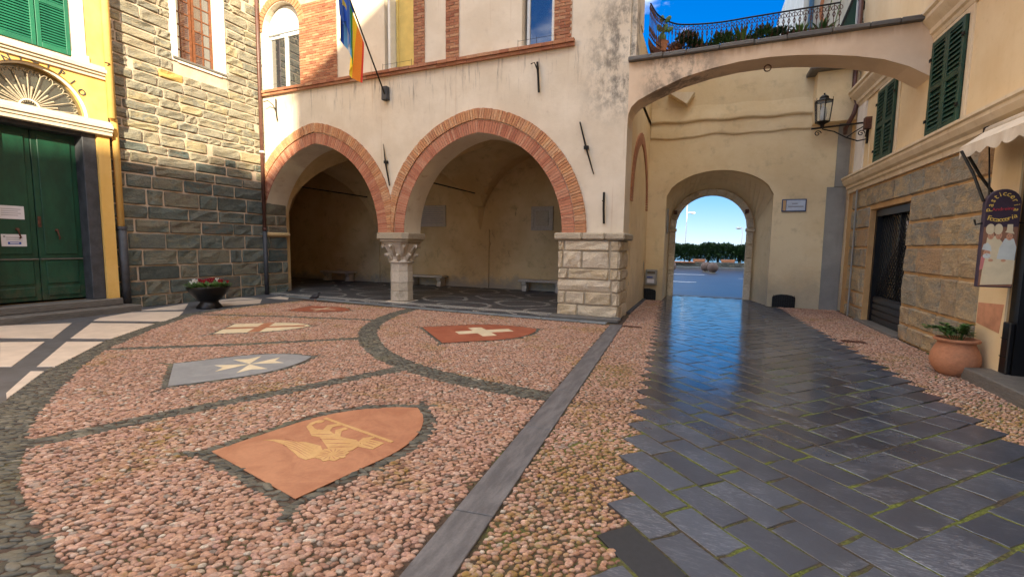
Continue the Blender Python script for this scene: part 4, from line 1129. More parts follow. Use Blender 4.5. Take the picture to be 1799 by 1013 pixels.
# ------------------------------------------------------------------ stone tower on the left wall (face at X = -12.5)
TX = -12.5
TOW = thing('stone_tower', 'tall tower of grey-green rough stone blocks beside the yellow doorway', 'tower', (TX - 1, 8, 0))
m = MB()
for (y0, y1, z0, z1) in ((6.0, 7.62, 0, 14.5), (8.76, 10.74, 0, 14.5), (7.62, 8.76, 0, 6.22), (7.62, 8.76, 8.5, 14.5)): m.box(TX - .55, TX, y0, y1, z0, z1)
m.box(TX - 4.5, TX - .56, 5.5, 10.5, 0, 14.5)
m.build('wall', M['mortar'], TOW)
r6 = random.Random(21); z = -.02; n = 0
while z < 9.6:
    h = r6.choice((.26, .30, .33, .36, .40)) if z < 3.5 else r6.choice((.19, .23, .26, .30)); y_ = 6.02 - r6.uniform(0, .3)
    top_zone = z > 3.6
    while y_ < 10.72:
        w = r6.uniform(.34, 1.0) if not top_zone else r6.uniform(.3, .85)
        y0, y1 = max(y_, 6.02), min(y_ + w, 10.74); y_ += w
        if 10.74 - y1 < .15: y1 = 10.74; y_ = 11
        if y1 - y0 < .1: continue
        segs = [(y0, y1)]
        if z + h > 6.1 and z < 8.6:
            segs = []
            if y0 < 7.49: segs.append((y0, min(y1, 7.49)))
            if y1 > 8.89: segs.append((max(y0, 8.89), y1))
        for a, b in segs:
            if b - a < .1: continue
            if z < 2.1 and 9.97 < a: pass
            gold = abs(z - 5.75) < .2 and a < 7.6 < b
            hole = r6.random() < .03 and z > 2
            g = .006 if z < 4.4 else .003
            if hole and b - a > .4: b2 = b - .12
            else: b2 = b
            rustic('stone', M['gold_stone'] if gold else (M['sunlit_stone'] if z + r6.uniform(-.5, .5) > 3.5 else M['tower_stone']), TOW, (TX, a + g, z + g), (0, 1, 0), (0, 0, 1), (1, 0, 0), b2 - a - 2 * g, h - 2 * g, .04, .024, r6, .03, .003); n += 1
    z += h
# tower window
m = MB(); m.box(TX - .02, TX + .045, 7.49, 7.63, 6.14, 8.6).box(TX - .02, TX + .045, 8.75, 8.89, 6.14, 8.6).box(TX - .02, TX + .05, 7.63, 8.75, 6.12, 6.22)
win = m.build('window', M['white_surround'], TOW)
MB().box(TX - .5, TX - .0, 8.752, 8.77, 6.2, 8.5).build('reveal', M['white_surround'], win)
box_o('sill', M['step_slate'], win, TX - .45, TX + .08, 7.5, 8.88, 6.18, 6.235, .006)
gx = TX - .30; m = MB()
for a, b in ((7.64, 8.19), (8.21, 8.74)):
    m.box(gx - .03, gx + .03, a, a + .06, 6.24, 8.5).box(gx - .03, gx + .03, b - .06, b, 6.24, 8.5)
    for q in range(8): m.box(gx - .02, gx + .02, a + .06, b - .06, 6.24 + .315 * q, 6.27 + .315 * q)
    m.box(gx - .021, gx + .022, (a + b) / 2 - .015, (a + b) / 2 + .015, 6.27, 8.5)
m.build('frame', M['wood'], win)
for a, b in ((7.70, 8.13), (8.27, 8.68)):
    for q in range(7):
        for u, v in ((a, (a + b) / 2 - .016), ((a + b) / 2 + .016, b)):
            box_o('pane', M['glass'], win, gx - .004, gx + .004, u, v, 6.272 + .315 * q, 6.552 + .315 * q)
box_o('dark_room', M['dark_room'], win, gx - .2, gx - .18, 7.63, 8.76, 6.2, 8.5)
# respond of the arch at the tower corner
MB().box(TX - .05, TX + .10, 9.93, 10.82, 1.80, 1.93).build('impost', M['inner'], TOW, bevel=.04)
# downpipe in the corner
dp = thing('downpipe', 'brown rainwater pipe in the corner between tower and loggia', 'pipe', (TX + .10, 9.86, 0))
MB().tube([(TX + .10, 9.86, 1.9), (TX + .10, 9.86, 12)], .05, 10).build('pipe', M['brown_pipe'], dp, smooth=True)
MB().tube([(TX + .10, 9.86, 0.01), (TX + .10, 9.86, 1.95)], .062, 10).build('pipe_foot', M['slate_dark'], dp, smooth=True)
for zz in (2.0, 4.3, 6.9):
    MB().lathe((TX + .10, 9.86, zz), [(.058, 0), (.066, .01), (.066, .05), (.058, .06)], 12).build('collar', M['brown_pipe'] if zz != 4.3 else M['white_paint'], dp)
# ------------------------------------------------------------------ yellow municipal building (face at X = -12.35)
YX = -12.30; YC = 4.80
YEL = thing('yellow_building', 'yellow building with tall green double door, fanlight and green shutters', 'building', (YX - 1, 4.5, 0))
FR = .86; FZ = 4.20
fan = [(YC + FR * math.cos(t), FZ + FR * math.sin(t)) for t in np.linspace(math.pi, 0, 24)]
MB().prism([(-2.0, 4.06), (YC - FR, 4.06)] + fan + [(YC + FR, 4.06), (5.98, 4.06), (5.98, 5.36), (-2.0, 5.36)], 'yz', YX - .5, YX).build('wall', M['yellow'], YEL)
DW = .80
for a, b, z0, z1 in ((-2.0, YC - 1.15, 0, 4.06), (5.76, 5.98, .0, 4.06)): box_o('wall', M['yellow'], YEL, YX - .5, YX, a, b, z0, z1)
box_o('wall', M['yellow'], YEL, YX - .5, YX, 5.40, 5.98, 5.362, 13); box_o('wall', M['yellow'], YEL, YX - .5, YX, -2, 4.1, 5.362, 13)
box_o('wall', M['yellow'], YEL, YX - .5, YX, 4.1, 5.40, 8.2, 13)
box_o('back_mass', M['yellow'], YEL, YX - 5, YX - .51, -2, 5.97, 0, 13)
# dark stone jambs, door leaves
for a, b in ((YC + .72, 5.757), (YC - 1.148, YC - .72)):
    box_o('jamb', M['slate_dark'], YEL, YX - .48, YX - .06, a, b, .30, 4.0, .01)
box_o('lintel', M['slate_dark'], YEL, YX - .48, YX - .08, YC - .72, YC + .72, 3.82, 4.0, .01)
box_o('dark_room', M['dark_room'], YEL, YX - .5, YX - .47, YC - .8, YC + .8, .3, 4.9)
for sg, nm in ((1, 'door'), (-1, 'door')):
    a, b = (YC + .006, YC + .72) if sg > 0 else (YC - .72, YC - .006)
    d = MB().box(YX - .42, YX - .36, a, b, .34, 3.82).build('door', M['door_green'], YEL, bevel=.008)
    for z0, z1 in ((.42, .62), (.68, 1.16), (1.30, 3.72)):
        box_o('door_panel', M['door_green'], d, YX - .362, YX - .335, a + .09, b - .09, z0, z1, .012)
    box_o('rail', M['step_slate'], d, YX - .362, YX - .325, a + .01, b - .01, 1.19, 1.215)
    m = MB(); yy = YC + sg * .30
    m.lathe((YX - .33, yy, 1.78), [(.03, 0), (.035, .02), (.02, .05)], 10); m.tube([(YX - .33, yy, 1.80), (YX - .29, yy, 1.78), (YX - .28, yy + .01, 1.70), (YX - .29, yy + .03, 1.64), (YX - .31, yy + .02, 1.62)], .014, 6)
    m.build('knocker', M['rust_iron'], d)
    if sg > 0: MB().box(YX - .362, YX - .345, YC + .02, YC + .07, 1.86, 2.08).build('lock_plate', M['rust_iron'], d)
# notices
for (a, b, z0, z1, lb, blue) in ((4.22, 4.62, 2.0, 2.26, 'upper white paper notice taped to the green door', False), (4.26, 4.62, 1.46, 1.70, 'lower white paper notice with a blue printed bar on the green door', True)):
    t = thing('paper_notice', lb, 'notice', (YX - .33, (a + b) / 2, z0), 'notices on the green door')
    X = YX - .334 + .002
    box_o('sheet', M['paper'], t, X, X + .003, a, b, z0, z1)
    for q in range(4 if not blue else 2): box_o('print_line', M['ink'], t, X + .0032, X + .0038, a + .07, b - .05 - .04 * (q % 2), z1 - .07 - .04 * q, z1 - .06 - .04 * q)
    box_o('crest', M['ink'], t, X + .0032, X + .0039, a + .03, a + .06, z1 - .06, z1 - .03)
    if blue:
        box_o('blue_bar', M['ink_blue'], t, X + .0032, X + .0036, a + .09, b - .08, z0 + .04, z0 + .09)
        box_o('print_line', M['paper'], t, X + .0037, X + .004, a + .12, b - .11, z0 + .055, z0 + .075)
# lintel cornice under the fanlight
for k, (p, z0, z1) in enumerate(((.10, 3.90, 3.98), (.13, 3.98, 4.04), (.17, 4.04, 4.11), (.13, 4.11, 4.16), (.08, 4.16, 4.205))):
    box_o('door_cornice', M['cream'], YEL, YX - .05, YX + p, YC - 1.2, 6.0, z0 + .0005, z1, .006)
# fanlight
fl = MB().prism(fan, 'yz', YX - .30, YX - .28).build('fanlight', M['fan_glass'], YEL)
for q in range(11):
    t = math.pi * (q + .5) / 11; c, s = math.cos(t), math.sin(t)
    MB().tube([(YX - .24, YC + .14 * c, FZ + .02 + .14 * s), (YX - .24, YC + .70 * c, FZ + .70 * s)], .010, 6).build('bar', M['impost'], fl)
    m = MB()
    for d in (-1, 1):
        t2 = t + d * .11
        m.tube([(YX - .24, YC + .70 * c, FZ + .70 * s), (YX - .23, YC + .76 * math.cos(t + d * .05), FZ + .76 * math.sin(t + d * .05)), (YX - .23, YC + .77 * math.cos(t2), FZ + .77 * math.sin(t2)), (YX - .23, YC + .72 * math.cos(t2), FZ + .72 * math.sin(t2))], .009, 5)
    m.build('scroll', M['impost'], fl)
    c2, s2 = math.cos(t + math.pi / 22), math.sin(t + math.pi / 22)
    MB().tube([(YX - .25, YC + .12 * c2, FZ + .02 + .12 * s2), (YX - .25, YC + .45 * c2, FZ + .45 * s2)], [.012, .022], 6).build('dart', M['impost'], fl)
MB().tube([(YX - .24, YC + .15 * math.cos(t), FZ + .03 + .15 * math.sin(t)) for t in np.linspace(0, math.pi, 12)], .018, 6).build('hub', M['white_surround'], fl)
MB().tube([(YX - .10, YC + (FR - .01) * math.cos(t), FZ + (FR - .01) * math.sin(t)) for t in np.linspace(0, math.pi, 24)], .035, 6).build('arch_edge', M['white_surround'], fl)
# lettering
RL = 1.02
for q, ch in enumerate('MUNICIPIO'):
    an = math.pi / 2 - (q - 4) * .235
    me = text_mesh(ch, .17, .008, M['slate_dark'])
    place('letter', me, YEL, M=frame3((YX + .008, YC + .03 + RL * .86 * math.cos(an), 4.16 + RL * .93 * math.sin(an)), (0, 1, 0), (0, 0, 1), an - math.pi / 2))
# string cornice
for k, (p, z0, z1) in enumerate(((.05, 5.10, 5.17), (.09, 5.17, 5.22), (.13, 5.22, 5.30), (.09, 5.30, 5.36))):
    box_o('string_cornice', M['cream'], YEL, YX - .02, YX + p, -2, 5.985, z0 + .0005, z1, .006)
# shutters
def shutter(parent, face, mat, a, b, z0, z1, X, nx, slat=.052, panels=2, out=1):
    """louvred leaf on a plane X=const; out=+1 faces +X"""
    d = .045 * out; m = MB(); f = .07
    xa, xb = sorted((X, X + d))
    m.box(xa, xb, a, a + f, z0, z1).box(xa, xb, b - f, b, z0, z1)
    hs = [(z0, z0 + .10)] + [(z0 + (z1 - z0) * q / panels - .04, z0 + (z1 - z0) * q / panels + .04) for q in range(1, panels)] + [(z1 - .08, z1)]
    for u, v in hs: m.box(xa, xb, a + f, b - f, u, v)
    leafo = m.build('shutter', mat, parent, bevel=.005)
    box_o('shutter_back', mat, leafo, *sorted((X + d * .02, X + d * .1)), a + f, b - f, z0 + .1, z1 - .08)
    base = None
    for (u, v), (u2, v2) in zip(hs[:-1], hs[1:]):
        z = v + .012
        while z < u2 - .02:
            xs = (X + d * .12, X + d * .92)
            if base is None:
                mm = MB(); mm.add([(xs[0], a + f, slat * .9), (xs[1], a + f, .0), (xs[1], b - f, .0), (xs[0], b - f, slat * .9), (xs[0], a + f, slat * .9 + .008), (xs[1], a + f, .008), (xs[1], b - f, .008), (xs[0], b - f, slat * .9 + .008)],
                                  [(0, 1, 2, 3), (7, 6, 5, 4), (1, 5, 6, 2), (0, 4, 5, 1), (3, 2, 6, 7)])
                base = mm.mesh('slat', mat)
            place('slat', base, leafo, M=Matrix.Translation((0, 0, z - .005))); z += slat
    return leafo
box_o('window_recess', M['cream'], YEL, YX - .12, YX - .02, 4.10, 5.40, 5.362, 8.2)
for a, b in ((4.27, 4.87), (4.885, 5.40)): shutter(YEL, 0, M['shutter_green'], a, b, 5.40, 7.2, YX + .0, 1, .052, 2)
m = MB(); m.box(YX - .01, YX + .02, 5.402, 5.66, 5.362, 8.4); m.box(YX - .01, YX + .035, 5.402, 5.70, 5.364, 5.50); m.build('window_surround', M['white_surround'], YEL)
# steps
st = thing('door_steps', 'two worn grey slate steps in front of the green door', 'steps', (YX + .3, 4.5, 0))
MB().box(YX - .35, YX + .14, 3.2, 5.98, .15, .30).build('step', M['step_slate'], st, bevel=.015)
MB().box(YX - .35, YX + .48, 3.0, 6.15, -.01, .148).build('step', M['step_slate'], st, bevel=.015)
# yellow downpipe
yp = thing('downpipe', 'yellow painted rainwater pipe with black foot between doorway and tower', 'pipe', (YX + .03, 6.1, 0))
MB().tube([(YX + .09, 6.02, 4.30), (YX + .09, 6.02, 13)], .075, 10).build('pipe', M['yellow'], yp, smooth=True)
MB().tube([(YX - .05, 6.12, 1.9), (YX - .05, 6.12, 4.2), (YX + .05, 6.04, 4.45)], .065, 10).build('pipe', M['yellow'], yp, smooth=True)
MB().tube([(YX - .05, 6.14, .0), (YX - .05, 6.13, 1.92)], .085, 10).build('pipe_foot', M['slate_dark'], yp, smooth=True)
MB().lathe((YX - .05, 6.13, 1.86), [(.088, 0), (.1, .01), (.1, .06), (.088, .07)], 12).build('collar', M['slate_dark'], yp)
MB().tube([(YX + .09, 6.02, 5.42), (YX + .18, 5.98, 5.44), (YX + .2, 5.9, 5.43)], .015, 6).build('bracket', M['rust_iron'], yp)

# ------------------------------------------------------------------ flying arch between loggia corner and right house
BR = thing('flying_arch', 'plastered flying arch spanning the lane between loggia and ochre house', 'arch', (.9, 10.3, 4.3))
und = [(-1.60, 4.20), (-1.585, 4.42), (-1.53, 4.56), (-1.40, 4.68), (-1.07, 4.83), (-.53, 5.03), (0, 5.14), (.5, 5.20), (1.0, 5.21), (1.45, 5.18), (1.9, 5.12), (2.35, 5.03), (2.75, 4.92), (3.1, 4.76), (3.42, 4.54)]
MB().prism(und + [(3.42, 5.46), (-1.60, 5.46)], 'xz', 10.001, 10.62).build('wall', M['bridge'], BR)
r7 = random.Random(2); x = -1.62
while x < 3.4:
    L = r7.uniform(.42, .7); e = min(x + L, 3.41); dz = r7.uniform(-.008, .012)
    MB().box(x + .004, e - .004, 9.91 + r7.uniform(-.02, .02), 10.68, 5.462 + dz * .2, 5.54 + dz).build('coping_slab', M['step_slate'], BR, bevel=.012); x = e
MB().tube([(1.0 + .06 * math.cos(t), 10.35, 5.13 + .06 * math.sin(t)) for t in np.linspace(0, 2 * math.pi, 12, endpoint=False)], .012, 6, closed=True).build('ring', M['rust_iron'], BR)
box_o('corner_strip', M['facade'], LOG, XR + .001, XR + .12, 10.05, 10.6, 5.56, 12.0)

# ------------------------------------------------------------------ gate wall with archway (Y = 14.5)
GW = thing('gate_building', 'ochre gatehouse wall pierced by the arched passage to the sea', 'building', (.9, 14.5, 0))
nA = 21
outer = []
for t in np.linspace(0, 1, nA):      # segmental head
    x = -1.08 + 2.83 * t; outer.append((x, 3.15 + .72 * (1 - (2 * t - 1) ** 2) ** .62))
MB().prism([(-1.66, 0), (-1.08, 0)] + outer + [(1.75, 0), (3.52, 0), (3.52, 6.98), (-1.66, 6.98)], 'xz', 14.5, 14.75).build('wall', M['gate'], GW)
inner = [(.20 - 1.09 * math.cos(math.pi * t), 2.28 + 1.08 * math.sin(math.pi * t)) for t in np.linspace(0, 1, nA)]
po = [(-1.08, 0)] + outer + [(1.75, 0)]; ring_ = [(.20 - 1.255 * math.cos(math.pi * t), 2.28 + 1.245 * math.sin(math.pi * t)) for t in np.linspace(0, 1, nA)]
pi_ = [(-1.055, 0)] + ring_ + [(1.455, 0)]
V = [(a, 14.749, b) for a, b in po] + [(a, 16.02, b) for a, b in pi_]; n = len(po)
MB().add(V, [(i, i + 1, n + i + 1, n + i) for i in range(n - 1)]).build('passage_vault', M['gate'], GW, smooth=False, recalc=False)
ri = [(.20 - 1.27 * math.cos(math.pi * t), 2.28 + 1.26 * math.sin(math.pi * t)) for t in np.linspace(0, 1, nA)]
MB().prism([(-3, 0), (-.89, 0)] + inner + [(1.29, 0), (5, 0), (5, 6.9), (-3, 6.9)], 'xz', 16.05, 16.55).build('outer_wall', M['gate'], GW)
for q in range(13):     # voussoirs of the sea-side arch
    ts = [math.pi * (q + u) / 13 for u in (.03, .97)]
    P = [(.20 - rr * math.cos(t), 2.28 + rr * math.sin(t)) for rr, t in ((1.05, ts[0]), (1.24, ts[0]), (1.24, ts[1]), (1.05, ts[1]))]
    MB().prism(P, 'xz', 15.93 + .01 * (q % 2), 16.1).build('voussoir', M['pier_stone'], GW, bevel=.01)
for sx, x0 in ((-1, -1.04), (1, 1.25)):
    z = .0
    for h in (.5, .38, .45, .42, .40):
        MB().box(x0, x0 + .19, 15.93, 16.1, z + .004, z + h - .004).build('jamb_stone', M['pier_stone'], GW, bevel=.012); z += h
    MB().box(x0 - .03, x0 + .22, 15.88, 16.1, 2.15, 2.27).build('impost', M['pier_stone'], GW, bevel=.02)
    MB().box(x0 + .02 - .1 * sx, x0 + .12 - .1 * sx, 15.75, 15.93, 2.72, 2.84).build('pintle', M['rust_iron'], GW, bevel=.01)
# ledges
V = []; nn = 40
for i in range(nn + 1):
    x = -1.60 + 5.1 * i / nn; zz = 5.30 - .02 * x + .02 * math.sin(i * .7)
    for d, h in ((0, .42), (.05, .16), (.10, .03), (.09, -.02), (0, -.05)): V.append((x, 14.5 - d, zz + h))
MB().add(V, [(i * 5 + k, i * 5 + k + 1, (i + 1) * 5 + k + 1, (i + 1) * 5 + k) for i in range(nn) for k in range(4)]).build('ledge', M['gate'], GW, smooth=True, recalc=True)
V = []
for i in range(nn + 1):
    x = -1.60 + 5.1 * i / nn; zz = 4.86 + .045 * math.sin(x * 3.1 + 1) * math.exp(-((x + .2) / 1.3) ** 2) + .015 * math.sin(x * 7)
    for d, h in ((.0, .48), (.035, .3), (.05, .04), (.045, 0), (0, -.02)): V.append((x, 14.5 - d, zz + h))
MB().add(V, [(i * 5 + k, i * 5 + k + 1, (i + 1) * 5 + k + 1, (i + 1) * 5 + k) for i in range(nn) for k in range(4)]).build('ledge', M['gate'], GW, smooth=True, recalc=True)
MB().prism([(-1.15, 6.10), (-.42, 6.02), (-.62, 5.72)], 'xz', 14.15, 14.5).build('corbel', M['trim'], GW)
# upper right slab and recess
MB().box(2.32, 3.42, 13.85, 14.495, 6.16, 6.26).build('ledge_slab', M['step_slate'], GW, bevel=.02)
box_o('corner_shaft', M['gate'], GW, 2.52, 3.41, 14.1, 14.497, 4.9, 6.155)
MB().prism([(3.0, 0.0), (3.42, 0.0), (3.42, 3.28), (2.98, 3.28)], 'xz', 14.46, 14.499).build('cement_patch', M['cement'], GW)
box_o('cement_patch', M['cement'], GW, 3.14, 3.42, 14.44, 14.499, 3.285, 4.9)
MB().prism([(15.1 + .22 * math.cos(t), 2.45 + .40 * math.sin(t)) for t in np.linspace(0, 2 * math.pi, 14, endpoint=False)], 'yz', -1.10, -1.035).build('stone_disc', M['cement'], GW)
# vents
for (x0, x1, z1, lb) in ((-1.80, -1.26, .36, 'arched cellar grating beside the meter box'), (1.88, 2.44, .37, 'arched cellar grating right of the passage')):
    t = thing('cellar_grating', lb, 'grating', ((x0 + x1) / 2, 14.49, 0), 'cellar gratings at the foot of the gate wall')
    P = [(x0, 0), (x1, 0), (x1, z1 * .75)] + [((x0 + x1) / 2 + (x1 - x0) / 2 * math.cos(a), z1 * .75 + z1 * .25 * math.sin(a)) for a in np.linspace(.3, math.pi - .3, 6)] + [(x0, z1 * .75)]
    MB().prism(P, 'xz', 14.465, 14.495).build('opening', M['black'], t)
    for q in range(10):
        x = x0 + .03 + (x1 - x0 - .06) * q / 9; box_o('bar', M['iron'], t, x - .007, x + .007, 14.44, 14.454, .0, z1 * .93)
    box_o('crossbar', M['iron'], t, x0, x1, 14.454, 14.466, z1 * .5, z1 * .5 + .02)
# street-name plaque
t = thing('street_plaque', 'blue bordered ceramic street plaque on the gate wall', 'plaque', (2.25, 14.48, 2.64))
MB().box(1.96, 2.54, 14.462, 14.498, 2.65, 2.99).build('frame', simple('blue_glaze', lin('#3A4A6E'), .35, .2, 10), t, bevel=.006)
MB().box(2.07, 2.51, 14.452, 14.461, 2.68, 2.96).build('tile', simple('white_glaze', lin('#B9C3CF'), .3, .08, 8), t)
MB().box(1.985, 2.055, 14.452, 14.461, 2.68, 2.96).build('tile', M['gold_marble'], t)
MB().box(2.20, 2.33, 14.4505, 14.4515, 2.85, 2.88).build('print_line', M['ink'], t)
MB().box(2.11, 2.47, 14.4505, 14.4515, 2.77, 2.80).build('print_line', M['ink'], t)
# meter box
t = thing('meter_box', 'grey utility meter box low on the gate wall corner', 'meter box', (-1.35, 14.4, .45))
bx = -1.58 + .04
MB().box(-1.585, -1.24, 14.36, 14.498, .47, .95).build('box', M['cement'], t, bevel=.015)
MB().box(-1.55, -1.28, 14.345, 14.359, .52, .92).build('door', simple('meter_grey', lin('#9A9A98'), .6, .12, 10), t, bevel=.01)
MB().box(-1.52, -1.32, 14.338, 14.344, .54, .66).build('sticker', M['paper'], t)
MB().box(-1.53, -1.36, 14.338, 14.344, .70, .73).build('sticker', M['ink_blue'], t)
MB().box(-1.53, -1.30, 14.338, 14.344, .82, .90).build('window', M['glass'], t)

# ------------------------------------------------------------------ roof terrace above the gate
box_o('terrace_floor', M['gate'], GW, -1.62, 3.52, 14.49, 22, 6.985, 7.06)
RLP = [(-1.55, 12.72), (-1.42, 13.4), (-1.12, 13.95), (-.75, 14.22), (.07, 14.42), (.93, 14.42), (1.9, 14.42), (2.95, 14.42)]
RLP = [tuple(p) for p in smooth_line(RLP, 6)]
slabp = [(a, b) for a, b in RLP] + [(2.95, 14.6), (-1.6, 14.6), (-1.6, 12.72)]
MB().prism([(a - .02, b - .05) for a, b in RLP] + [(2.95, 14.485), (-1.59, 14.485)], 'xy', 6.90, 7.07).build('balcony_slab', M['rust_iron'], GW)
rail = thing('iron_railing', 'curved wrought iron railing with scrolls around the planted roof terrace', 'railing', (.5, 14.4, 7.07))
ZR = 7.92
MB().tube([(a, b, ZR) for a, b in RLP], .022, 6).build('top_rail', M['iron'], rail)
MB().tube([(a, b, 7.16) for a, b in RLP], .016, 6).build('bottom_rail', M['rust_iron'], rail)
bm_ = MB(); bm_.tube([(0, 0, 7.10), (0, 0, ZR)], .009, 5)
for sg in (-1, 1):
    bm_.tube([(0, 0, ZR - .05), (sg * .045, 0, ZR - .07), (sg * .06, 0, ZR - .13), (sg * .03, 0, ZR - .17), (sg * .01, 0, ZR - .13)], .009, 4)
    bm_.tube([(0, 0, ZR - .18), (sg * .03, 0, ZR - .26), (0, 0, ZR - .34)], .009, 4)
    bm_.tube([(0, 0, 7.20), (sg * .04, 0, 7.26), (sg * .04, 0, 7.33), (0, 0, 7.40)], .009, 4)
bmesh_ = bm_.mesh('baluster', M['rust_iron'])
L = 0; acc = 0; prev = None
pts = [Vector((a, b, 0)) for a, b in RLP]; tot = sum((q - p).length for p, q in zip(pts[:-1], pts[1:]))
nb = int(tot / .125)
def along(P, s):
    for p, q in zip(P[:-1], P[1:]):
        l = (q - p).length
        if s <= l: return p + (q - p) * (s / l), (q - p).normalized()
        s -= l
    return P[-1], (P[-1] - P[-2]).normalized()
for i in range(nb + 1):
    p, d = along(pts, tot * i / nb); place('baluster', bmesh_, rail, M=Matrix.Translation(p) @ Matrix.Rotation(math.atan2(d.y, d.x), 4, 'Z'))
# terrace plants
r8 = random.Random(31)
def bush(name, label, c, rx, rz, n, leafs, lw, mat, group, pot=True, spiky=False):
    t = thing(name, label, 'plant', c, group)
    m = MB()
    for _ in range(n):
        a, b = r8.uniform(0, 2 * math.pi), math.acos(r8.uniform(-.2, 1)); rr = r8.uniform(.35, 1) ** .6
        d = Vector((math.cos(a) * math.sin(b), math.sin(a) * math.sin(b), math.cos(b)))
        p = Vector(c) + Vector((d.x * rx * rr, d.y * rx * rr, .18 + d.z * rz * rr))
        dd = d + Vector((r8.uniform(-.6, .6), r8.uniform(-.6, .6), r8.uniform(-.5, .6)))
        m.leaf(p, dd, Vector((r8.uniform(-1, 1), r8.uniform(-1, 1), 1)), leafs * r8.uniform(.6, 1.3), lw)
    m.build('foliage', mat, t, recalc=False)
    if pot: MB().lathe(c, [(.10, 0), (.15, .2), (.165, .2), (.165, .24), (.14, .24), (.13, .2)], 12, cap=False).build('pot', M['terracotta'], t)
    return t
def spiky(name, label, c, n, L, group, mat):
    t = thing(name, label, 'plant', c, group); m = MB()
    for q in range(n):
        a = 2.4 * q; el = r8.uniform(.5, 1.45); d = Vector((math.cos(a) * math.cos(el), math.sin(a) * math.cos(el), math.sin(el)))
        ll = L * r8.uniform(.7, 1.15); sd = d.cross(Vector((0, 0, 1))).normalized(); p = Vector(c) + Vector((0, 0, .2))
        w = .03
        m.add([p - sd * w, p + sd * w, p + d * ll * .55 + sd * w * 1.2 + Vector((0, 0, .0)), p + d * ll * .55 - sd * w * 1.2, p + d * ll - Vector((0, 0, .08 * ll))], [(0, 1, 2, 3), (3, 2, 4)])
    m.build('leaves', mat, t, recalc=False)
    MB().lathe(c, [(.10, 0), (.15, .2), (.165, .2), (.165, .24), (.14, .24), (.13, .2)], 12, cap=False).build('pot', M['terracotta'], t)
PG = 'potted plants on the roof terrace'
t = thing('prickly_pear', 'pale prickly pear cactus with flat pads at the terrace corner nearest the loggia', 'cactus', (-1.33, 13.75, 7.07))
m = MB()
for (dx, dz, a, s) in ((0, .30, 0, .16), (.06, .55, .4, .13), (-.08, .58, -.5, .12), (.14, .78, .7, .11), (-.02, .82, 0, .10), (.20, .50, 1.0, .10)):
    base_n = len(m.v); m.ball((0, 0, 0), s * .62, .03, s, 10, 6)
    for i in range(base_n, len(m.v)):
        x_, y_, z_ = m.v[i]; m.v[i] = (-1.33 + dx + x_ * math.cos(a) + z_ * math.sin(a), 13.75 + y_, 7.15 + dz - x_ * math.sin(a) + z_ * math.cos(a))
m.build('pads', M['agave'], t, smooth=True)
MB().lathe((-1.33, 13.75, 7.075), [(.12, 0), (.17, .25), (.18, .27), (.15, .27), (.14, .22)], 12, cap=False).build('pot', M['terracotta'], t)
bush('round_bush', 'dense dark round bush behind the curve of the railing', (-.72, 14.62, 7.07), .42, .62, 1300, .11, .03, M['leaf_dark'], PG)
bush('trailing_plant', 'dry reddish trailing plant between cactus and dark bush', (-1.05, 14.25, 7.07), .22, .2, 220, .09, .02, leaf_mat('dry_leaf', lin('#5B3F26'), lin('#75522F'), lin('#6E6A34')), PG)
spiky('spiky_plant', 'spiky upright plant just right of the dark round bush', (-.32, 14.75, 7.07), 40, .5, PG, M['agave'])
spiky('spiky_plant', 'tall spiky plant with flower stalks at mid railing', (.75, 14.75, 7.07), 44, .72, PG, M['agave'])
bush('leafy_plant', 'low leafy plant left of the tall spiky one', (.22, 14.7, 7.07), .4, .46, 800, .13, .028, M['leaf'], PG)
bush('leafy_plant', 'low leafy plant right of the tall spiky one', (1.25, 14.7, 7.07), .42, .46, 800, .12, .028, M['leaf'], PG)
spiky('spiky_plant', 'broad bright green aloe before the blue pipe', (2.15, 14.72, 7.07), 36, .5, PG, M['agave'])
bush('leafy_plant', 'small leafy plant between the low leaves and the bright aloe', (1.72, 14.72, 7.07), .32, .40, 600, .11, .026, M['leaf_dark'], PG)
spiky('spiky_plant', 'thin grassy plant at the end of the railing', (2.62, 14.7, 7.07), 36, .5, PG, M['leaf'])
# house on the terrace
TH = thing('terrace_house', 'white painted house standing behind the roof terrace', 'house', (5, 18, 7.0))
pale = plaster('pale_house', lin('#C6CBC6'), lin('#8D9488'), lin('#D8DAD4'), 2.0, .85, .5)
MB().box(2.55, 9.0, 17.2, 17.5, 7.06, 11.5).build('wall', pale, TH)
MB().box(2.55, 9.0, 17.5, 24, 7.06, 11.5).build('back_wall', pale, TH)
MB().tube([(2.75, 17.12, 7.06), (2.75, 17.12, 11.5)], .07, 8).build('pipe', simple('blue_pipe', lin('#27587C'), .5, .1, 9), TH)
m = MB(); [m.tube([(x, 17.12, 7.06), (x + .5, 17.12, 10)], .015, 5) for x in (2.9, 3.15, 3.5)]; m.build('vine', M['agave'], TH)
MB().tube([(3.75 + .75 * math.cos(t), 17.1, 9.0 + .95 * math.sin(t)) for t in np.linspace(0, 2 * math.pi, 24, endpoint=False)], .05, 6, closed=True).build('round_moulding', M['terracotta'], TH)
t = thing('folded_awning', 'dark green slanted awning side between the white house and iron gate', 'awning', (3.55, 15.4, 7.06))
MB().prism([(3.00, 7.06), (3.52, 7.06), (3.66, 8.9), (3.60, 8.9)], 'xz', 15.3, 15.36).build('cloth', M['shutter_dark'], t)
MB().tube([(2.98, 15.28, 7.06), (3.60, 15.28, 8.95)], .03, 6).build('edge_pole', M['iron'], t)
t = thing('iron_gate', 'white backed wrought iron gate panel with leaf scrolls on the terrace', 'gate', (3.7, 14.9, 7.0))
MB().box(3.42, 4.25, 14.92, 14.96, 7.0, 8.9).build('backing', pale, t)
m = MB()
for x in (3.46, 3.64, 3.86, 4.08, 4.22): m.tube([(x, 14.89, 7.0), (x, 14.89, 8.7)], .013, 5)
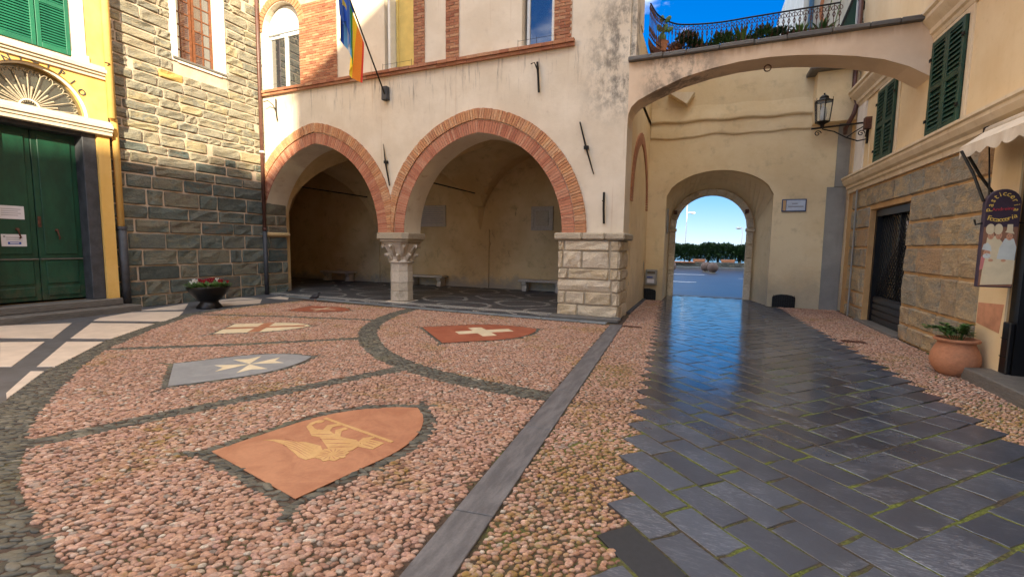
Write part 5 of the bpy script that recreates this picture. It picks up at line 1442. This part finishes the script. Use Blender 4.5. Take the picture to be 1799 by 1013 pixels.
for x in (3.55, 3.97):
    m.tube([(x + .07 * math.cos(a), 14.88, 7.45 + .10 * math.sin(a)) for a in np.linspace(0, 2 * math.pi, 8, endpoint=False)], .014, 5, closed=True)
    for dz in (.16, -.16): m.ball((x, 14.88, 7.45 + dz), .02, .015, .05)
    m.ball((x, 14.88, 7.95), .05, .02, .12); m.tube([(x, 14.88, 7.2), (x, 14.88, 8.2)], .009, 4)
m.tube([(3.42, 14.89, 8.1), (4.25, 14.89, 8.1)], .012, 5); m.build('bars', M['iron'], t)
# ------------------------------------------------------------------ ochre house on the right (face at X = 3.42)
RX = 3.42
RB_ = thing('ochre_house', 'tall ochre house with dark green shutters above rusticated stone', 'building', (RX + 1, 8, 0))
HY0, HY1, HZ = -7.5, 14.2, 14.5
for (y0, y1, z0, z1) in ((HY0, 5.4, 0, 3.2), (7.27, 10.36, 0, 3.2), (12.46, HY1, 0, 3.2), (5.4, 7.27, 2.78, 3.2), (10.36, 12.46, 2.52, 3.2)):
    box_o('wall', M['peach'] if y1 < 8 else M['mortar_tan'], RB_, RX, RX + .5, y0, y1, z0, z1)
box_o('wall', M['peach'], RB_, RX, RX + .5, HY0, HY1, 3.2, HZ)
box_o('back_mass', M['peach'], RB_, RX + .51, RX + 9, HY0, HY1, 0, HZ)
MB().prism([(RX - .35, HZ), (RX + 9.3, HZ), (RX + 5, HZ + 2.0)], 'xz', HY0 - .0, HY1 + .3).build('roof', M['brick_wall'], RB_)
box_o('shop_plaster', M['peach'], RB_, RX - .02, RX, 7.27, 7.86, 0, 3.05)
MB().prism([(7.34, .62), (7.84, .68), (7.84, .95), (7.30, .98)], 'yz', RX - .024, RX - .01).build('plaster_patch', simple('pink_patch', lin('#BC8563'), .9, .2, 4), RB_)
# rusticated blocks
r9 = random.Random(17); z = .0
for h in (.30, .34, .58, .46, .44, .48, .44):
    y_ = 7.86 + r9.uniform(-.25, 0); 
    while y_ < 13.75:
        w = r9.uniform(.45, .95); a, b = max(y_, 7.86), min(y_ + w, 13.75); y_ += w
        if 13.75 - b < .2: b = 13.75; y_ = 99
        segs = [(a, b)]
        if z < 2.5:
            segs = []
            if a < 10.33: segs.append((a, min(b, 10.33)))
            if b > 12.49: segs.append((max(a, 12.49), b))
        for u, v in segs:
            if v - u < .1: continue
            rustic('stone', M['tan_stone'], RB_, (RX, u, z), (0, 1, 0), (0, 0, 1), (-1, 0, 0), v - u, h, .035, .014, r9, .04, .006)
    z += h
for q in range(7):     # quoin face looking down the lane
    rustic('stone', M['tan_stone'], RB_, (RX - .0, 13.76, q * .43), (1, 0, 0), (0, 0, 1), (0, 1, 0), .5, .42, .03, .012, r9, .04, .006)
# mouldings
def mould(name, prof, y0, y1, mat=M['trim']):
    P = [(RX - d, z_) for d, z_ in prof]
    MB().prism([(RX + .0005, prof[0][1])] + P + [(RX + .0005, prof[-1][1])], 'xz', y0, y1).build(name, mat, RB_)
mould('string_cornice', [(.05, 3.06), (.06, 3.14), (.10, 3.17), (.10, 3.22), (.15, 3.26), (.19, 3.34), (.19, 3.39), (.22, 3.41), (.22, 3.45), (.10, 3.47)], HY0, 14.15)
mould('upper_cornice', [(.03, 5.14), (.05, 5.20), (.08, 5.23), (.09, 5.30), (.15, 5.38), (.19, 5.44), (.19, 5.50), (.23, 5.53), (.23, 5.58), (.08, 5.60)], HY0, 9.998)
mould('upper_cornice', [(.03, 5.14), (.05, 5.20), (.08, 5.23), (.09, 5.30), (.15, 5.38), (.19, 5.44), (.19, 5.50), (.23, 5.53), (.23, 5.58), (.08, 5.60)], 10.63, 14.15)
def shut_pair(a, b, z0, z1, open_=0):
    m = MB(); X0, X1 = RX - .025, RX + .01
    m.box(X0, X1, a - .11, a, z0 - .03, z1 + .10).box(X0, X1, b, b + .11, z0 - .03, z1 + .10).box(X0, X1, a, b, z1, z1 + .10)
    w = m.build('window_surround', M['trim'], RB_, bevel=.004)
    mid = (a + b) / 2
    for u, v in ((a + .005, mid - .004), (mid + .004, b - .005)): shutter(RB_, 0, M['shutter_dark'], u, v, z0, z1, RX - .028, 1, .075, 2, -1)
    for y_ in (a + .005, b - .005):
        for zz in (z0 + .25, z1 - .3): box_o('hinge', M['iron'], RB_, RX - .09, RX - .072, y_ - .03, y_ + .03, zz, zz + .05)
shut_pair(8.84, 9.88, 3.50, 5.04); shut_pair(11.40, 12.40, 3.50, 5.04)
for y_ in (2.0, 5.2): shut_pair(y_, y_ + 1.05, 3.50, 5.04)
for zz in (6.6, 9.4, 12.0):
    for y_ in (-5, -1.5, 2, 5.2, 8.84): box_o('shutter', M['shutter_dark'], RB_, RX - .06, RX - .001, y_, y_ + 1.0, zz, zz + 1.6)
MB().box(RX - .55, RX - .001, 7.2, 9.6, 5.95, 6.10).build('balcony', M['peach'], RB_, bevel=.02)
for y_ in (9.35, 7.6):
    MB().prism([(RX - .45, 5.948), (RX - .002, 5.948), (RX - .002, 5.62), (RX - .12, 5.66), (RX - .22, 5.80)], 'xz', y_, y_ + .18).build('corbel', M['peach'], RB_, bevel=.02)
# door with lattice grille
dr = MB().box(RX + .10, RX + .36, 10.37, 10.47, .05, 2.5).box(RX + .10, RX + .36, 12.35, 12.45, .05, 2.5).box(RX + .10, RX + .36, 10.47, 12.35, 2.36, 2.5).build('lattice_door', M['black'], RB_)
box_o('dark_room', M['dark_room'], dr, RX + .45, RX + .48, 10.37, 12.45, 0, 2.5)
MB().box(RX + .16, RX + .22, 10.47, 12.35, .05, .62).build('door_base', M['black'], dr)
for q in range(4): box_o('board', M['black'], dr, RX + .13, RX + .16, 10.49, 12.33, .08 + .135 * q, .19 + .135 * q, .01)
mm = MB()
for sgn in (1, -1):
    for q in range(-14, 16):
        a0 = 10.47 + q * .13; 
        p0 = (a0, .62); p1 = (a0 + sgn * 1.74, 2.36)
        (ya, za), (yb, zb) = p0, p1
        lo, hi = 10.47, 12.35
        ts = [0, 1]
        t0 = 0; t1 = 1; dy = yb - ya
        for lim in ((lo - ya) / dy, (hi - ya) / dy): pass
        ta, tb = sorted(((lo - ya) / dy, (hi - ya) / dy)); t0, t1 = max(0, ta), min(1, tb)
        if t1 - t0 > .03: mm.tube([(RX + .19 + .008 * sgn, ya + dy * t0, .62 + 1.74 * t0), (RX + .19 + .008 * sgn, ya + dy * t1, .62 + 1.74 * t1)], .008, 4)
mm.build('lattice', M['iron'], dr)
MB().box(RX + .21, RX + .25, 11.38, 11.44, .62, 2.36).build('mullion', M['black'], dr)
MB().box(RX + .25, RX + .26, 10.47, 12.35, .62, 2.36).build('pane', M['glass'], dr)
MB().box(RX + .24, RX + .248, 10.9, 11.2, 2.0, 2.2).build('card', M['paper'], dr)
MB().box(RX - .10, RX + .40, 10.3, 12.7, -.01, .05).build('door_step', M['step_slate'], RB_, bevel=.01)
# shop doorway
sd = MB().box(RX + .02, RX + .40, 7.10, 7.265, .16, 2.76).build('shop_door', M['black'], RB_)
box_o('jamb', M['black'], sd, RX + .02, RX + .4, 5.41, 5.55, .16, 2.76)
MB().box(RX + .25, RX + .30, 5.55, 7.10, .16, 2.76).build('door_leaf', M['black'], sd)
box_o('pane', M['glass'], sd, RX + .235, RX + .249, 5.7, 6.95, .9, 2.5)
box_o('kick_panel', M['black'], sd, RX - .03, RX + .02, 7.12, 7.262, .16, .78, .01)
for zz in (.36, .58): box_o('handle', M['iron'], sd, RX - .045, RX - .031, 7.14, 7.24, zz, zz + .012)
MB().box(RX - .30, RX + .40, 5.2, 7.42, -.01, .16).build('door_step', M['step_slate'], RB_, bevel=.012)
# small conduit and wires
MB().tube([(RX - .07, 13.25, .02), (RX - .07, 13.3, 3.06)], .02, 6).build('conduit', M['cement'], RB_)
MB().tube([(RX - .05, 12.75, 3.5), (RX - .05, 12.78, 4.1)], .008, 5).build('cable', M['trim'], RB_)
m = MB(); m.box(RX - .04, RX + .0, 13.30, 13.9, 3.48, 5.12); m.build('corner_strip', M['white_surround'], RB_)
# downpipe
t = thing('downpipe', 'dark brown rainwater pipe with elbow at the corner behind the lantern', 'pipe', (RX - .1, 13.95, 4.5))
MB().tube([(RX - .12, 14.05, 9), (RX - .12, 14.05, 5.55), (RX - .06, 13.95, 5.25), (RX - .12, 13.9, 4.98), (RX - .22, 14.1, 4.70), (RX - .18, 14.3, 4.62)], .05, 8).build('pipe', M['brown_pipe'], t, smooth=True)
MB().tube([(RX - .12, 14.05, 5.40), (RX - .12, 14.05, 5.55)], .062, 8).build('collar', M['brown_pipe'], t)
m = MB(); m.tube([(RX - .5, 13.9, 6.2), (RX - .02, 13.9, 6.3)], .014, 5); m.tube([(RX - .1, 13.9, 6.28), (RX - .2, 13.9, 6.16), (RX - .3, 13.9, 6.18), (RX - .27, 13.9, 6.24)], .01, 5); m.build('scroll_bracket', M['iron'], t)
# lantern
lt = thing('wall_lantern', 'hexagonal iron lantern on a scrolled wall bracket', 'lantern', (2.5, 13.1, 4.6))
LX, LY, L0, L1 = 2.50, 13.1, 4.66, 5.14
br = MB(); br.tube([(2.28, LY, 4.52), (RX + .0, LY, 4.58)], .022, 6)
br.tube([(2.50, LY, 4.50), (2.75, LY, 4.42), (3.0, LY, 4.26), (3.22, LY, 4.17), (RX - .02, LY, 4.20)], .014, 6)
br.tube([(3.0, LY, 4.26), (3.15, LY, 4.38), (3.3, LY, 4.48), (RX - .03, LY, 4.46), (RX - .05, LY, 4.25)], .014, 6)
for cx_, cz_, s in ((2.42, 4.40, .075), (3.28, 4.34, .075)):
    br.tube([(cx_ + s * (1 - q / 16) * math.cos(q * .62), LY, cz_ + s * (1 - q / 16) * math.sin(q * .62)) for q in range(15)], .012, 5)
br.box(RX - .03, RX + .0, LY - .04, LY + .04, 4.10, 4.64)
br.build('bracket', M['iron'], lt)
MB().box(RX - .12, RX, LY - .2, LY - .03, 4.40, 4.66).build('junction_box', M['rust_iron'], lt)
fr = MB()
hexp = lambda r, z_: [(LX + r * math.cos(math.pi / 6 + k * math.pi / 3), LY + r * math.sin(math.pi / 6 + k * math.pi / 3), z_) for k in range(6)]
b0, t0_ = hexp(.15, L0), hexp(.19, L1)
for k in range(6):
    fr.tube([b0[k], t0_[k]], .011, 5); fr.tube([b0[k], b0[(k + 1) % 6]], .012, 5); fr.tube([t0_[k], t0_[(k + 1) % 6]], .013, 5); fr.tube([t0_[k], (t0_[k][0], t0_[k][1], L1 + .07)], .006, 4)
frm = fr.build('cage', M['iron'], lt)
MB().lathe((LX, LY, 0), [(.18, L1), (.10, L1 + .06), (.10, L1 + .10), (.05, L1 + .14), (.02, L1 + .15), (.02, L1 + .19)], 6, math.pi / 6).build('cap', M['iron'], lt)
MB().lathe((LX, LY, 0), [(.03, 4.52), (.05, L0 - .06), (.12, L0 - .02), (.15, L0)], 6, math.pi / 6).build('foot', M['iron'], lt)
for k in range(6):
    i = lambda a, b: tuple(a[j] * .97 + (LX, LY, a[2])[j] * .03 for j in range(3))
    P = [i(b0[k], 0), i(b0[(k + 1) % 6], 0), i(t0_[(k + 1) % 6], 0), i(t0_[k], 0)]
    MB().add(P, [(0, 1, 2, 3)]).build('pane', M['lamp_glass'], lt, recalc=False)
MB().lathe((LX, LY, 0), [(.02, L0 + .02), (.05, L0 + .08), (.055, L0 + .26), (.03, L0 + .34), (.015, L0 + .40)], 12).build('bulb', simple('frosted_bulb', lin('#D9DCDC'), .3, .03, 5), lt, smooth=True)
# awning
aw = thing('shop_awning', 'rolled cream shop awning with scalloped edge over the pastry shop', 'awning', (3.1, 6.5, 2.8))
MB().tube([(3.24, 4.6, 3.11), (3.24, 7.62, 3.11)], .065, 10).build('roll', M['cream'], aw, smooth=True)
MB().add([(3.2, 4.6, 3.12), (3.2, 7.62, 3.12), (2.98, 7.66, 2.935), (2.98, 4.6, 2.935)], [(0, 1, 2, 3)]).build('cloth', M['cream'], aw, recalc=False)
V = []; F = []; n = 120
for i in range(n + 1):
    y_ = 4.6 + 3.06 * i / n; s = (y_ * 1.0 / .27) % 1.0; low = 2.78 + .05 * (1 - abs(math.sin(math.pi * s))) 
    V += [(2.978 + .006 * math.sin(i * .5), y_, 2.935), (2.972 + .012 * math.sin(i * .37), y_, low)]
MB().add(V, [(2 * i, 2 * i + 2, 2 * i + 3, 2 * i + 1) for i in range(n)]).build('valance', M['cream'], aw, smooth=True, recalc=False)
MB().tube([(3.02, 7.60, 2.86), (3.16, 7.55, 2.55), (RX - .02, 7.45, 2.1)], .018, 6).build('arm', M['iron'], aw)
MB().box(3.2, RX, 7.62, 7.72, 3.04, 3.18).build('end_bracket', M['iron'], aw, bevel=.01)
# hanging pastry-shop sign
SY = 7.02
sg_ = thing('shop_sign', 'arched dark hanging board painted with bakers, lettered Pasticceria Focacceria', 'sign', (3.16, SY, 1.2))
board_m = simple('sign_plum', lin('#3A2A38'), .5, .15, 8); edge_m = simple('sign_edge', lin('#3C1F1B'), .5, .15, 8)
cx_, hw = 3.165, .155
P = [(cx_ - hw, 1.20), (cx_ + hw, 1.20), (cx_ + hw, 2.17)] + [(cx_ + hw * math.cos(t), 2.17 + hw * 1.05 * math.sin(t)) for t in np.linspace(.1, math.pi - .1, 12)] + [(cx_ - hw, 2.17)]
MB().prism(P, 'xz', SY, SY + .07).build('board', board_m, sg_, bevel=.006)
yl = simple('sign_letters', lin('#E3BE5A'), .6, .08, 8, .02); rdm = simple('sign_red', lin('#B23A3E'), .6, .08, 8, .02)
def sface(name, mat, pts, y_): MB().prism([(cx_ + a, b) for a, b in pts], 'xz', y_, SY - .0005).build(name, mat, sg_)
for q, ch in enumerate('Pasticceria'):
    an = math.pi * 1.04 - q * (math.pi * 1.08 / 10); 
    place('letter', text_mesh(ch, .080, .002, yl), sg_, M=frame3((cx_ + .115 * math.cos(an), SY - .004, 2.115 + .165 * math.sin(an)), (1, 0, 0), (0, 0, 1), an - math.pi / 2))
for q, ch in enumerate('Focacceria'):
    s = (q - 4.5) / 4.5
    place('letter', text_mesh(ch, .075, .002, yl), sg_, M=frame3((cx_ + .112 * s, SY - .004, 1.985 + .03 * s * s + .012 * s), (1, 0, 0), (0, 0, 1), .22 * s))
place('lettering', text_mesh('Andreina', .052, .002, rdm), sg_, M=frame3((cx_, SY - .004, 2.105), (1, 0, 0), (0, 0, 1), .08))
skin = simple('sign_skin', lin('#C99470'), .6, .06, 8, .02); hatc = simple('sign_hat', lin('#DAC7A0'), .6, .06, 8, .02); wht = simple('sign_white', lin('#C9CCC2'), .6, .08, 8, .02); pnk = simple('sign_pink', lin('#C77A72'), .6, .06, 8, .02)
def ell(x, z_, rx, rz, n=14): return [(x + rx * math.cos(t), z_ + rz * math.sin(t)) for t in np.linspace(0, 2 * math.pi, n, endpoint=False)]
sface('painted_backdrop', simple('sign_brown', lin('#8A6048'), .6, .15, 9, .02), [(-.148, 1.215), (.148, 1.215), (.148, 1.90), (-.148, 1.90)], SY - .0012)
for (x, z_, s) in ((-.09, 1.83, 1), (-.02, 1.83, .95)):
    sface('painted_hat', hatc, ell(x, z_ + .045, .04 * s, .062), SY - .003); sface('painted_head', skin, ell(x + .01, z_ - .03, .028, .045), SY - .0025)
sface('painted_coat', hatc, [(-.125, 1.52), (.02, 1.50), (.03, 1.72), (-.03, 1.80), (-.11, 1.78)], SY - .002)
sface('painted_hat', hatc, [(.04, 1.84), (.12, 1.82), (.115, 1.84), (.105, 1.85), (.10, 1.93), (.055, 1.93), (.052, 1.86)], SY - .004); sface('painted_head', skin, ell(.082, 1.79, .028, .042), SY - .0035)
sface('painted_coat', wht, [(-.01, 1.52), (.145, 1.52), (.15, 1.67), (.12, 1.765), (.045, 1.77), (.005, 1.66)], SY - .003)
sface('painted_hat', wht, [(-.145, 1.64), (-.06, 1.62), (-.07, 1.68), (-.10, 1.72), (-.135, 1.70)], SY - .0042); sface('painted_head', skin, ell(-.10, 1.60, .03, .04), SY - .0038); sface('painted_coat', pnk, [(-.15, 1.40), (-.06, 1.44), (-.07, 1.55), (-.145, 1.56)], SY - .0032)
sface('painted_apron', wht, ell(-.098, 1.565, .035, .03), SY - .0046)
sface('painted_cloth', hatc, [(-.13, 1.225), (.148, 1.245), (.148, 1.52), (-.11, 1.54), (-.125, 1.38)], SY - .005)
for (hx, hz) in ((-.08, 1.80), (-.01, 1.80), (.082, 1.79), (-.10, 1.60)):
    for dx in (-.011, .011): sface('painted_eye', M['slate_dark'], ell(hx + dx, hz + .006, .0035, .004, 6), SY - .0062)
    sface('painted_mouth', rdm, ell(hx, hz - .02, .009, .003, 8), SY - .0061)
for x in (-.06, .05): sface('painted_hand', skin, ell(x, 1.515, .022, .016), SY - .0055)
for P_, r_ in (([(cx_ - hw - .01, SY + .03, 2.20), (cx_ - hw - .06, SY + .2, 2.55), (cx_ - hw - .13, SY + .35, 2.84)], .016), ([(cx_ - .12, SY + .03, 2.26), (cx_ - .08, SY + .2, 2.7), (cx_ - .06, SY + .3, 2.95)], .008),
               ([(cx_ - hw, SY + .03, 1.95), (cx_ - hw - .05, SY + .05, 1.93), (cx_ - hw - .06, SY + .06, 1.99)], .012), ([(cx_ + hw, SY + .035, 1.95), (RX, SY + .035, 1.95)], .012)):
    MB().tube(P_, r_, 6).build('hanger', M['iron'], sg_)

# lower neighbour up the street, behind the photographer; its roofline shades the square
NB = thing('neighbour_house', 'pink plastered house further back along the street', 'building', (RX + 2, -13, 0))
NZ = 13.05
box_o('wall', plaster('pink_plaster', lin('#CFA084'), lin('#A97F68'), lin('#DAB094'), 1, .9, .25), NB, RX, RX + 9, -24, HY0 - .01, 0, NZ)
MB().prism([(RX - .1, NZ), (RX + 9.3, NZ), (RX + 5, NZ + 1.8)], 'xz', -24, HY0 - .02).build('roof', M['brick_wall'], NB)
MB().box(RX + 3.25, RX + 3.85, -14.62, -13.95, NZ + .5, NZ + 2.2).box(RX + 3.18, RX + 3.92, -14.7, -13.88, NZ + 2.2, NZ + 2.35).build('chimney', M['brick_wall'], NB)
for zz in (1.0, 4.0, 7.0, 10.0):
    for y_ in (-22, -18.5, -15, -11.5): box_o('shutter', M['shutter_dark'], NB, RX - .05, RX - .001, y_, y_ + 1.1, zz, zz + 1.6)

SF = thing('seafront_shade_block', 'long pale unseen block added behind the ochre house to shade the sea road', 'building', (25, 21, 0))
box_o('wall', M['cream'], SF, 9.3, 46, 17, 26, 0, 13)  # out of view, added so its shadow covers the road and low wall
MB().prism([(16.7, 13), (26.3, 13), (21.5, 15)], 'yz', 9.0, 46.3).build('roof', M['brick_wall'], SF)
# ------------------------------------------------------------------ beyond the passage
r10 = random.Random(77)
hg = thing('hedge', 'long clipped pine hedge beside the sea road', 'hedge', (0, 42, .3))
m = MB(); rr = []
for _ in range(34000):
    x = r10.uniform(-9, 10); u = r10.random(); y_ = 41.9 + r10.uniform(0, 1.5)
    top = 2.0 + .10 * math.sin(x * 1.7) + .07 * math.sin(x * 4.1)
    z_ = .55 + (top - .55) * (r10.random() ** .7) + r10.uniform(-.10, .03)
    d = Vector((r10.uniform(-1, 1), r10.uniform(-1, .4), r10.uniform(-.2, 1)))
    m.leaf((x, y_, z_), d, (r10.uniform(-1, 1), 0, 1), r10.uniform(.14, .30), .055)
m.build('foliage', M['leaf_dark'], hg, recalc=False)
for q in range(15):
    x = -8.5 + q * 1.25 + r10.uniform(-.2, .2)
    MB().tube([(x, 42.6, .0), (x + r10.uniform(-.15, .15), 42.6, .6), (x + r10.uniform(-.3, .3), 42.6, 1.4)], [.13, .10, .05], 7).build('trunk', M['bark'], hg)
lw = thing('low_stone_wall', 'low rough stone wall at the far side of the sea road', 'wall', (0, 41.3, 0))
box_o('core', M['step_slate'], lw, -12, 12, 41.25, 41.6, -.05, .50)
r11 = random.Random(8); z = -.02
for h in (.17, .17, .17):
    x = -6
    while x < 6.5:
        w = r11.uniform(.25, .5); rustic('stone', M['tower_stone'], lw, (x, 41.25, z), (1, 0, 0), (0, 0, 1), (0, -1, 0), w, h, .03, .01, r11, .03, .008); x += w
    z += h
MB().box(-2.4, -.55, 41.0, 41.22, .42, .52).build('coping', M['terracotta'], lw, bevel=.02)
for (x, w) in ((-.2, 1.0), (2.0, 1.1)):
    t = thing('planter_trough', 'terracotta planter trough under the hedge, %s' % ('near the middle of the passage view' if x < 0 else 'towards the right jamb of the passage'), 'planter', (x, 41.45, .5), 'planter troughs under the hedge')
    MB().prism([(x - w / 2 + .06, .505), (x + w / 2 - .06, .505), (x + w / 2, .74), (x - w / 2, .74)], 'xz', 41.3, 41.58).build('trough', M['terracotta'], t, bevel=.02)
for (x, y_, lb) in ((.70, 33.0, 'nearer of the two pale stone balls side by side on the sea road'), (.28, 34.6, 'stone ball just behind its twin on the sea road'), (-1.98, 33.8, 'single stone ball half hidden by the passage jamb')):
    t = thing('stone_ball', lb, 'bollard', (x, y_, 0), 'stone ball bollards on the sea road')
    MB().ball((x, y_, .36), .34, n=24, m=16).build('ball', stone('pink_granite', [lin('#5E4F48'), lin('#6B5A52')], .8, .3, None, 8, .9, 1.08, (1, 1, 1)) if 'ballm' not in M else M['ballm'], t, smooth=True)
    M['ballm'] = bpy.data.materials['pink_granite']
    MB().lathe((x, y_, 0), [(.2, -.01), (.2, .04), (.16, .06)], 16).build('base', M['cement'], t)
for (x, H_, arm, lb) in ((-1.45, 6.2, .5, 'tall white street lamp seen at the left of the passage'), (3.12, 3.5, -.3, 'shorter street lamp seen at the right of the passage')):
    t = thing('street_lamp', lb, 'street lamp', (x, 44, 0), 'street lamps by the sea')
    MB().tube([(x, 44, 0), (x, 44, 1.8), (x, 44, H_)], [.06, .045, .03], 10).build('post', M['white_paint'], t, smooth=True)
    MB().tube([(x, 44, H_ - 1.4 if arm > 0 else H_ - .1), (x + arm * .5, 44, H_ - 1.32 if arm > 0 else H_), (x + arm, 44, H_ - 1.35 if arm > 0 else H_)], .03, 6).build('arm', M['white_paint'], t)
    zc = H_ - 1.4 if arm > 0 else H_ - .06
    MB().ball((x + arm, 44, zc), .22, .14, .10, 14, 8).build('lamp_head', M['white_paint'], t, smooth=True)
for (x0, x1, y0, y1) in ((-1.6, -.2, 23.2, 23.5), (-2.1, 0.2, 30.2, 30.45), (1.9, 3.2, 27.6, 27.8)):
    struct(MB().add([(x0, y0, .0), (x1, y0, .0), (x1, y1, .0), (x0, y1, .0)], [(0, 1, 2, 3)]).build('road_marking', M['white_paint'], road, recalc=False))
box_o('kerb', M['kerb'], None, -30, 30, 40.4, 40.75, -.02, .12, .01)['kind'] = 'structure'
MB().box(-.98, 1.38, 16.22, 16.6, -.01, .016).build('threshold', M['kerb'], street, bevel=.005)

# ------------------------------------------------------------------ props in the square
# flower bowl
FB = (-11.0, 7.16)
t = thing('flower_bowl', 'black footed planter bowl of red and white cyclamen before the tower', 'planter', (FB[0], FB[1], .006))
MB().lathe((FB[0], FB[1], .008), [(.27, 0), (.28, .02), (.20, .13), (.19, .16), (.28, .24), (.40, .38), (.455, .50), (.46, .52), (.44, .52), (.42, .48)], 32, cap=False).build('bowl', M['black'], t, smooth=True)
MB().lathe((FB[0], FB[1], .0), [(.43, .49), (.2, .51), (.01, .52)], 24).build('soil', M['bark'], t)
m = MB(); r12 = random.Random(5)
for _ in range(420):
    a = r12.uniform(0, 6.283); q = .46 * math.sqrt(r12.random()); 
    m.leaf((FB[0] + q * math.cos(a), FB[1] + q * math.sin(a), .52 + r12.uniform(0, .07)), (math.cos(a) + r12.uniform(-.6, .6), math.sin(a) + r12.uniform(-.6, .6), r12.uniform(-.1, .7)), (0, 0, 1), r12.uniform(.05, .10), .03)
m.build('leaves', M['leaf'], t, recalc=False)
redf = simple('red_petal', lin('#A3142A'), .6, .15, 20); whf = simple('white_petal', lin('#E6E4E0'), .6, .05, 20)
for q in range(17):
    a = q * 2.4 + .3; d = .40 * math.sqrt((q + .5) / 17); x, y_ = FB[0] + d * math.cos(a), FB[1] + d * math.sin(a); z_ = .64 + r12.uniform(-.04, .05)
    m = MB()
    for k in range(5):
        b = k * 1.257 + q; m.leaf((x, y_, z_), (math.cos(b) * .6, math.sin(b) * .6, .8), (math.cos(b), math.sin(b), 0), .075, .03)
    m.ball((x, y_, z_ - .005), .018, n=6, m=4); m.build('flower', whf if q in (3, 7, 12, 15) else redf, t, recalc=False)
    MB().tube([(x, y_, .52), (x, y_, z_)], .004, 4).build('stalk', M['leaf'], t)
# terracotta pot
TP = (3.12, 7.60)
t = thing('terracotta_pot', 'large rounded terracotta pot with a straggly green plant by the shop step', 'pot', (TP[0], TP[1], .0))
MB().lathe((TP[0], TP[1], .004), [(.14, 0), (.18, .03), (.235, .11), (.252, .19), (.243, .27), (.207, .37), (.185, .415), (.19, .44), (.226, .45), (.23, .47), (.217, .485), (.186, .485), (.178, .45), (.178, .40)], 36, cap=False).build('pot', M['terracotta'], t, smooth=True)
MB().lathe((TP[0], TP[1], .0), [(.19, .43), (.1, .45), (.01, .46)], 20).build('soil', M['bark'], t)
m = MB()
for q in range(17):
    a = q * 2.4 + .4; l = r12.uniform(.10, .32); e = Vector((TP[0] + l * math.cos(a) - .05, TP[1] + l * math.sin(a), .50 + r12.uniform(.02, .16)))
    p0 = Vector((TP[0] + .05 * math.cos(a), TP[1] + .05 * math.sin(a), .45))
    m.tube([p0, (p0 + e) / 2 + Vector((0, 0, .08)), e], .004, 4)
    for k in range(34):
        s = .2 + .8 * k / 34; p = p0.lerp(e, s) + Vector((0, 0, .08 * 4 * s * (1 - s))); b = r12.uniform(0, 6.28)
        m.leaf(p, (math.cos(b), math.sin(b), r12.uniform(-.3, .5)), (0, 0, 1), r12.uniform(.035, .085), .019)
m.build('plant', M['leaf'], t, recalc=False)
# pigeon
PG_ = Vector((-9.75, 9.22, .01))
m = MB()
body = [(-.15, .085, .012), (-.11, .10, .032), (-.05, .125, .058), (.02, .14, .066), (.07, .155, .055), (.095, .19, .034), (.105, .225, .027), (.118, .25, .029), (.135, .258, .022), (.152, .25, .006)]
m.tube([(PG_.x + a, PG_.y + a * .3, PG_.z + z_) for a, z_, _ in body], [r for _, _, r in body], 10)
pg = m.build('pigeon', simple('pigeon_feathers', lin('#2C2D33'), .6, .35, 30), None, smooth=True)
tag(pg, 'dark pigeon standing on the pebbles by the loggia edge', 'pigeon')
for sd in (-.025, .025):
    MB().tube([(PG_.x + .01, PG_.y + sd, PG_.z + .09), (PG_.x + .015, PG_.y + sd, PG_.z + .0)], .006, 5).tube([(PG_.x, PG_.y + sd, PG_.z + .004), (PG_.x + .045, PG_.y + sd, PG_.z + .004)], .005, 4).build('leg', M['terracotta'], pg)
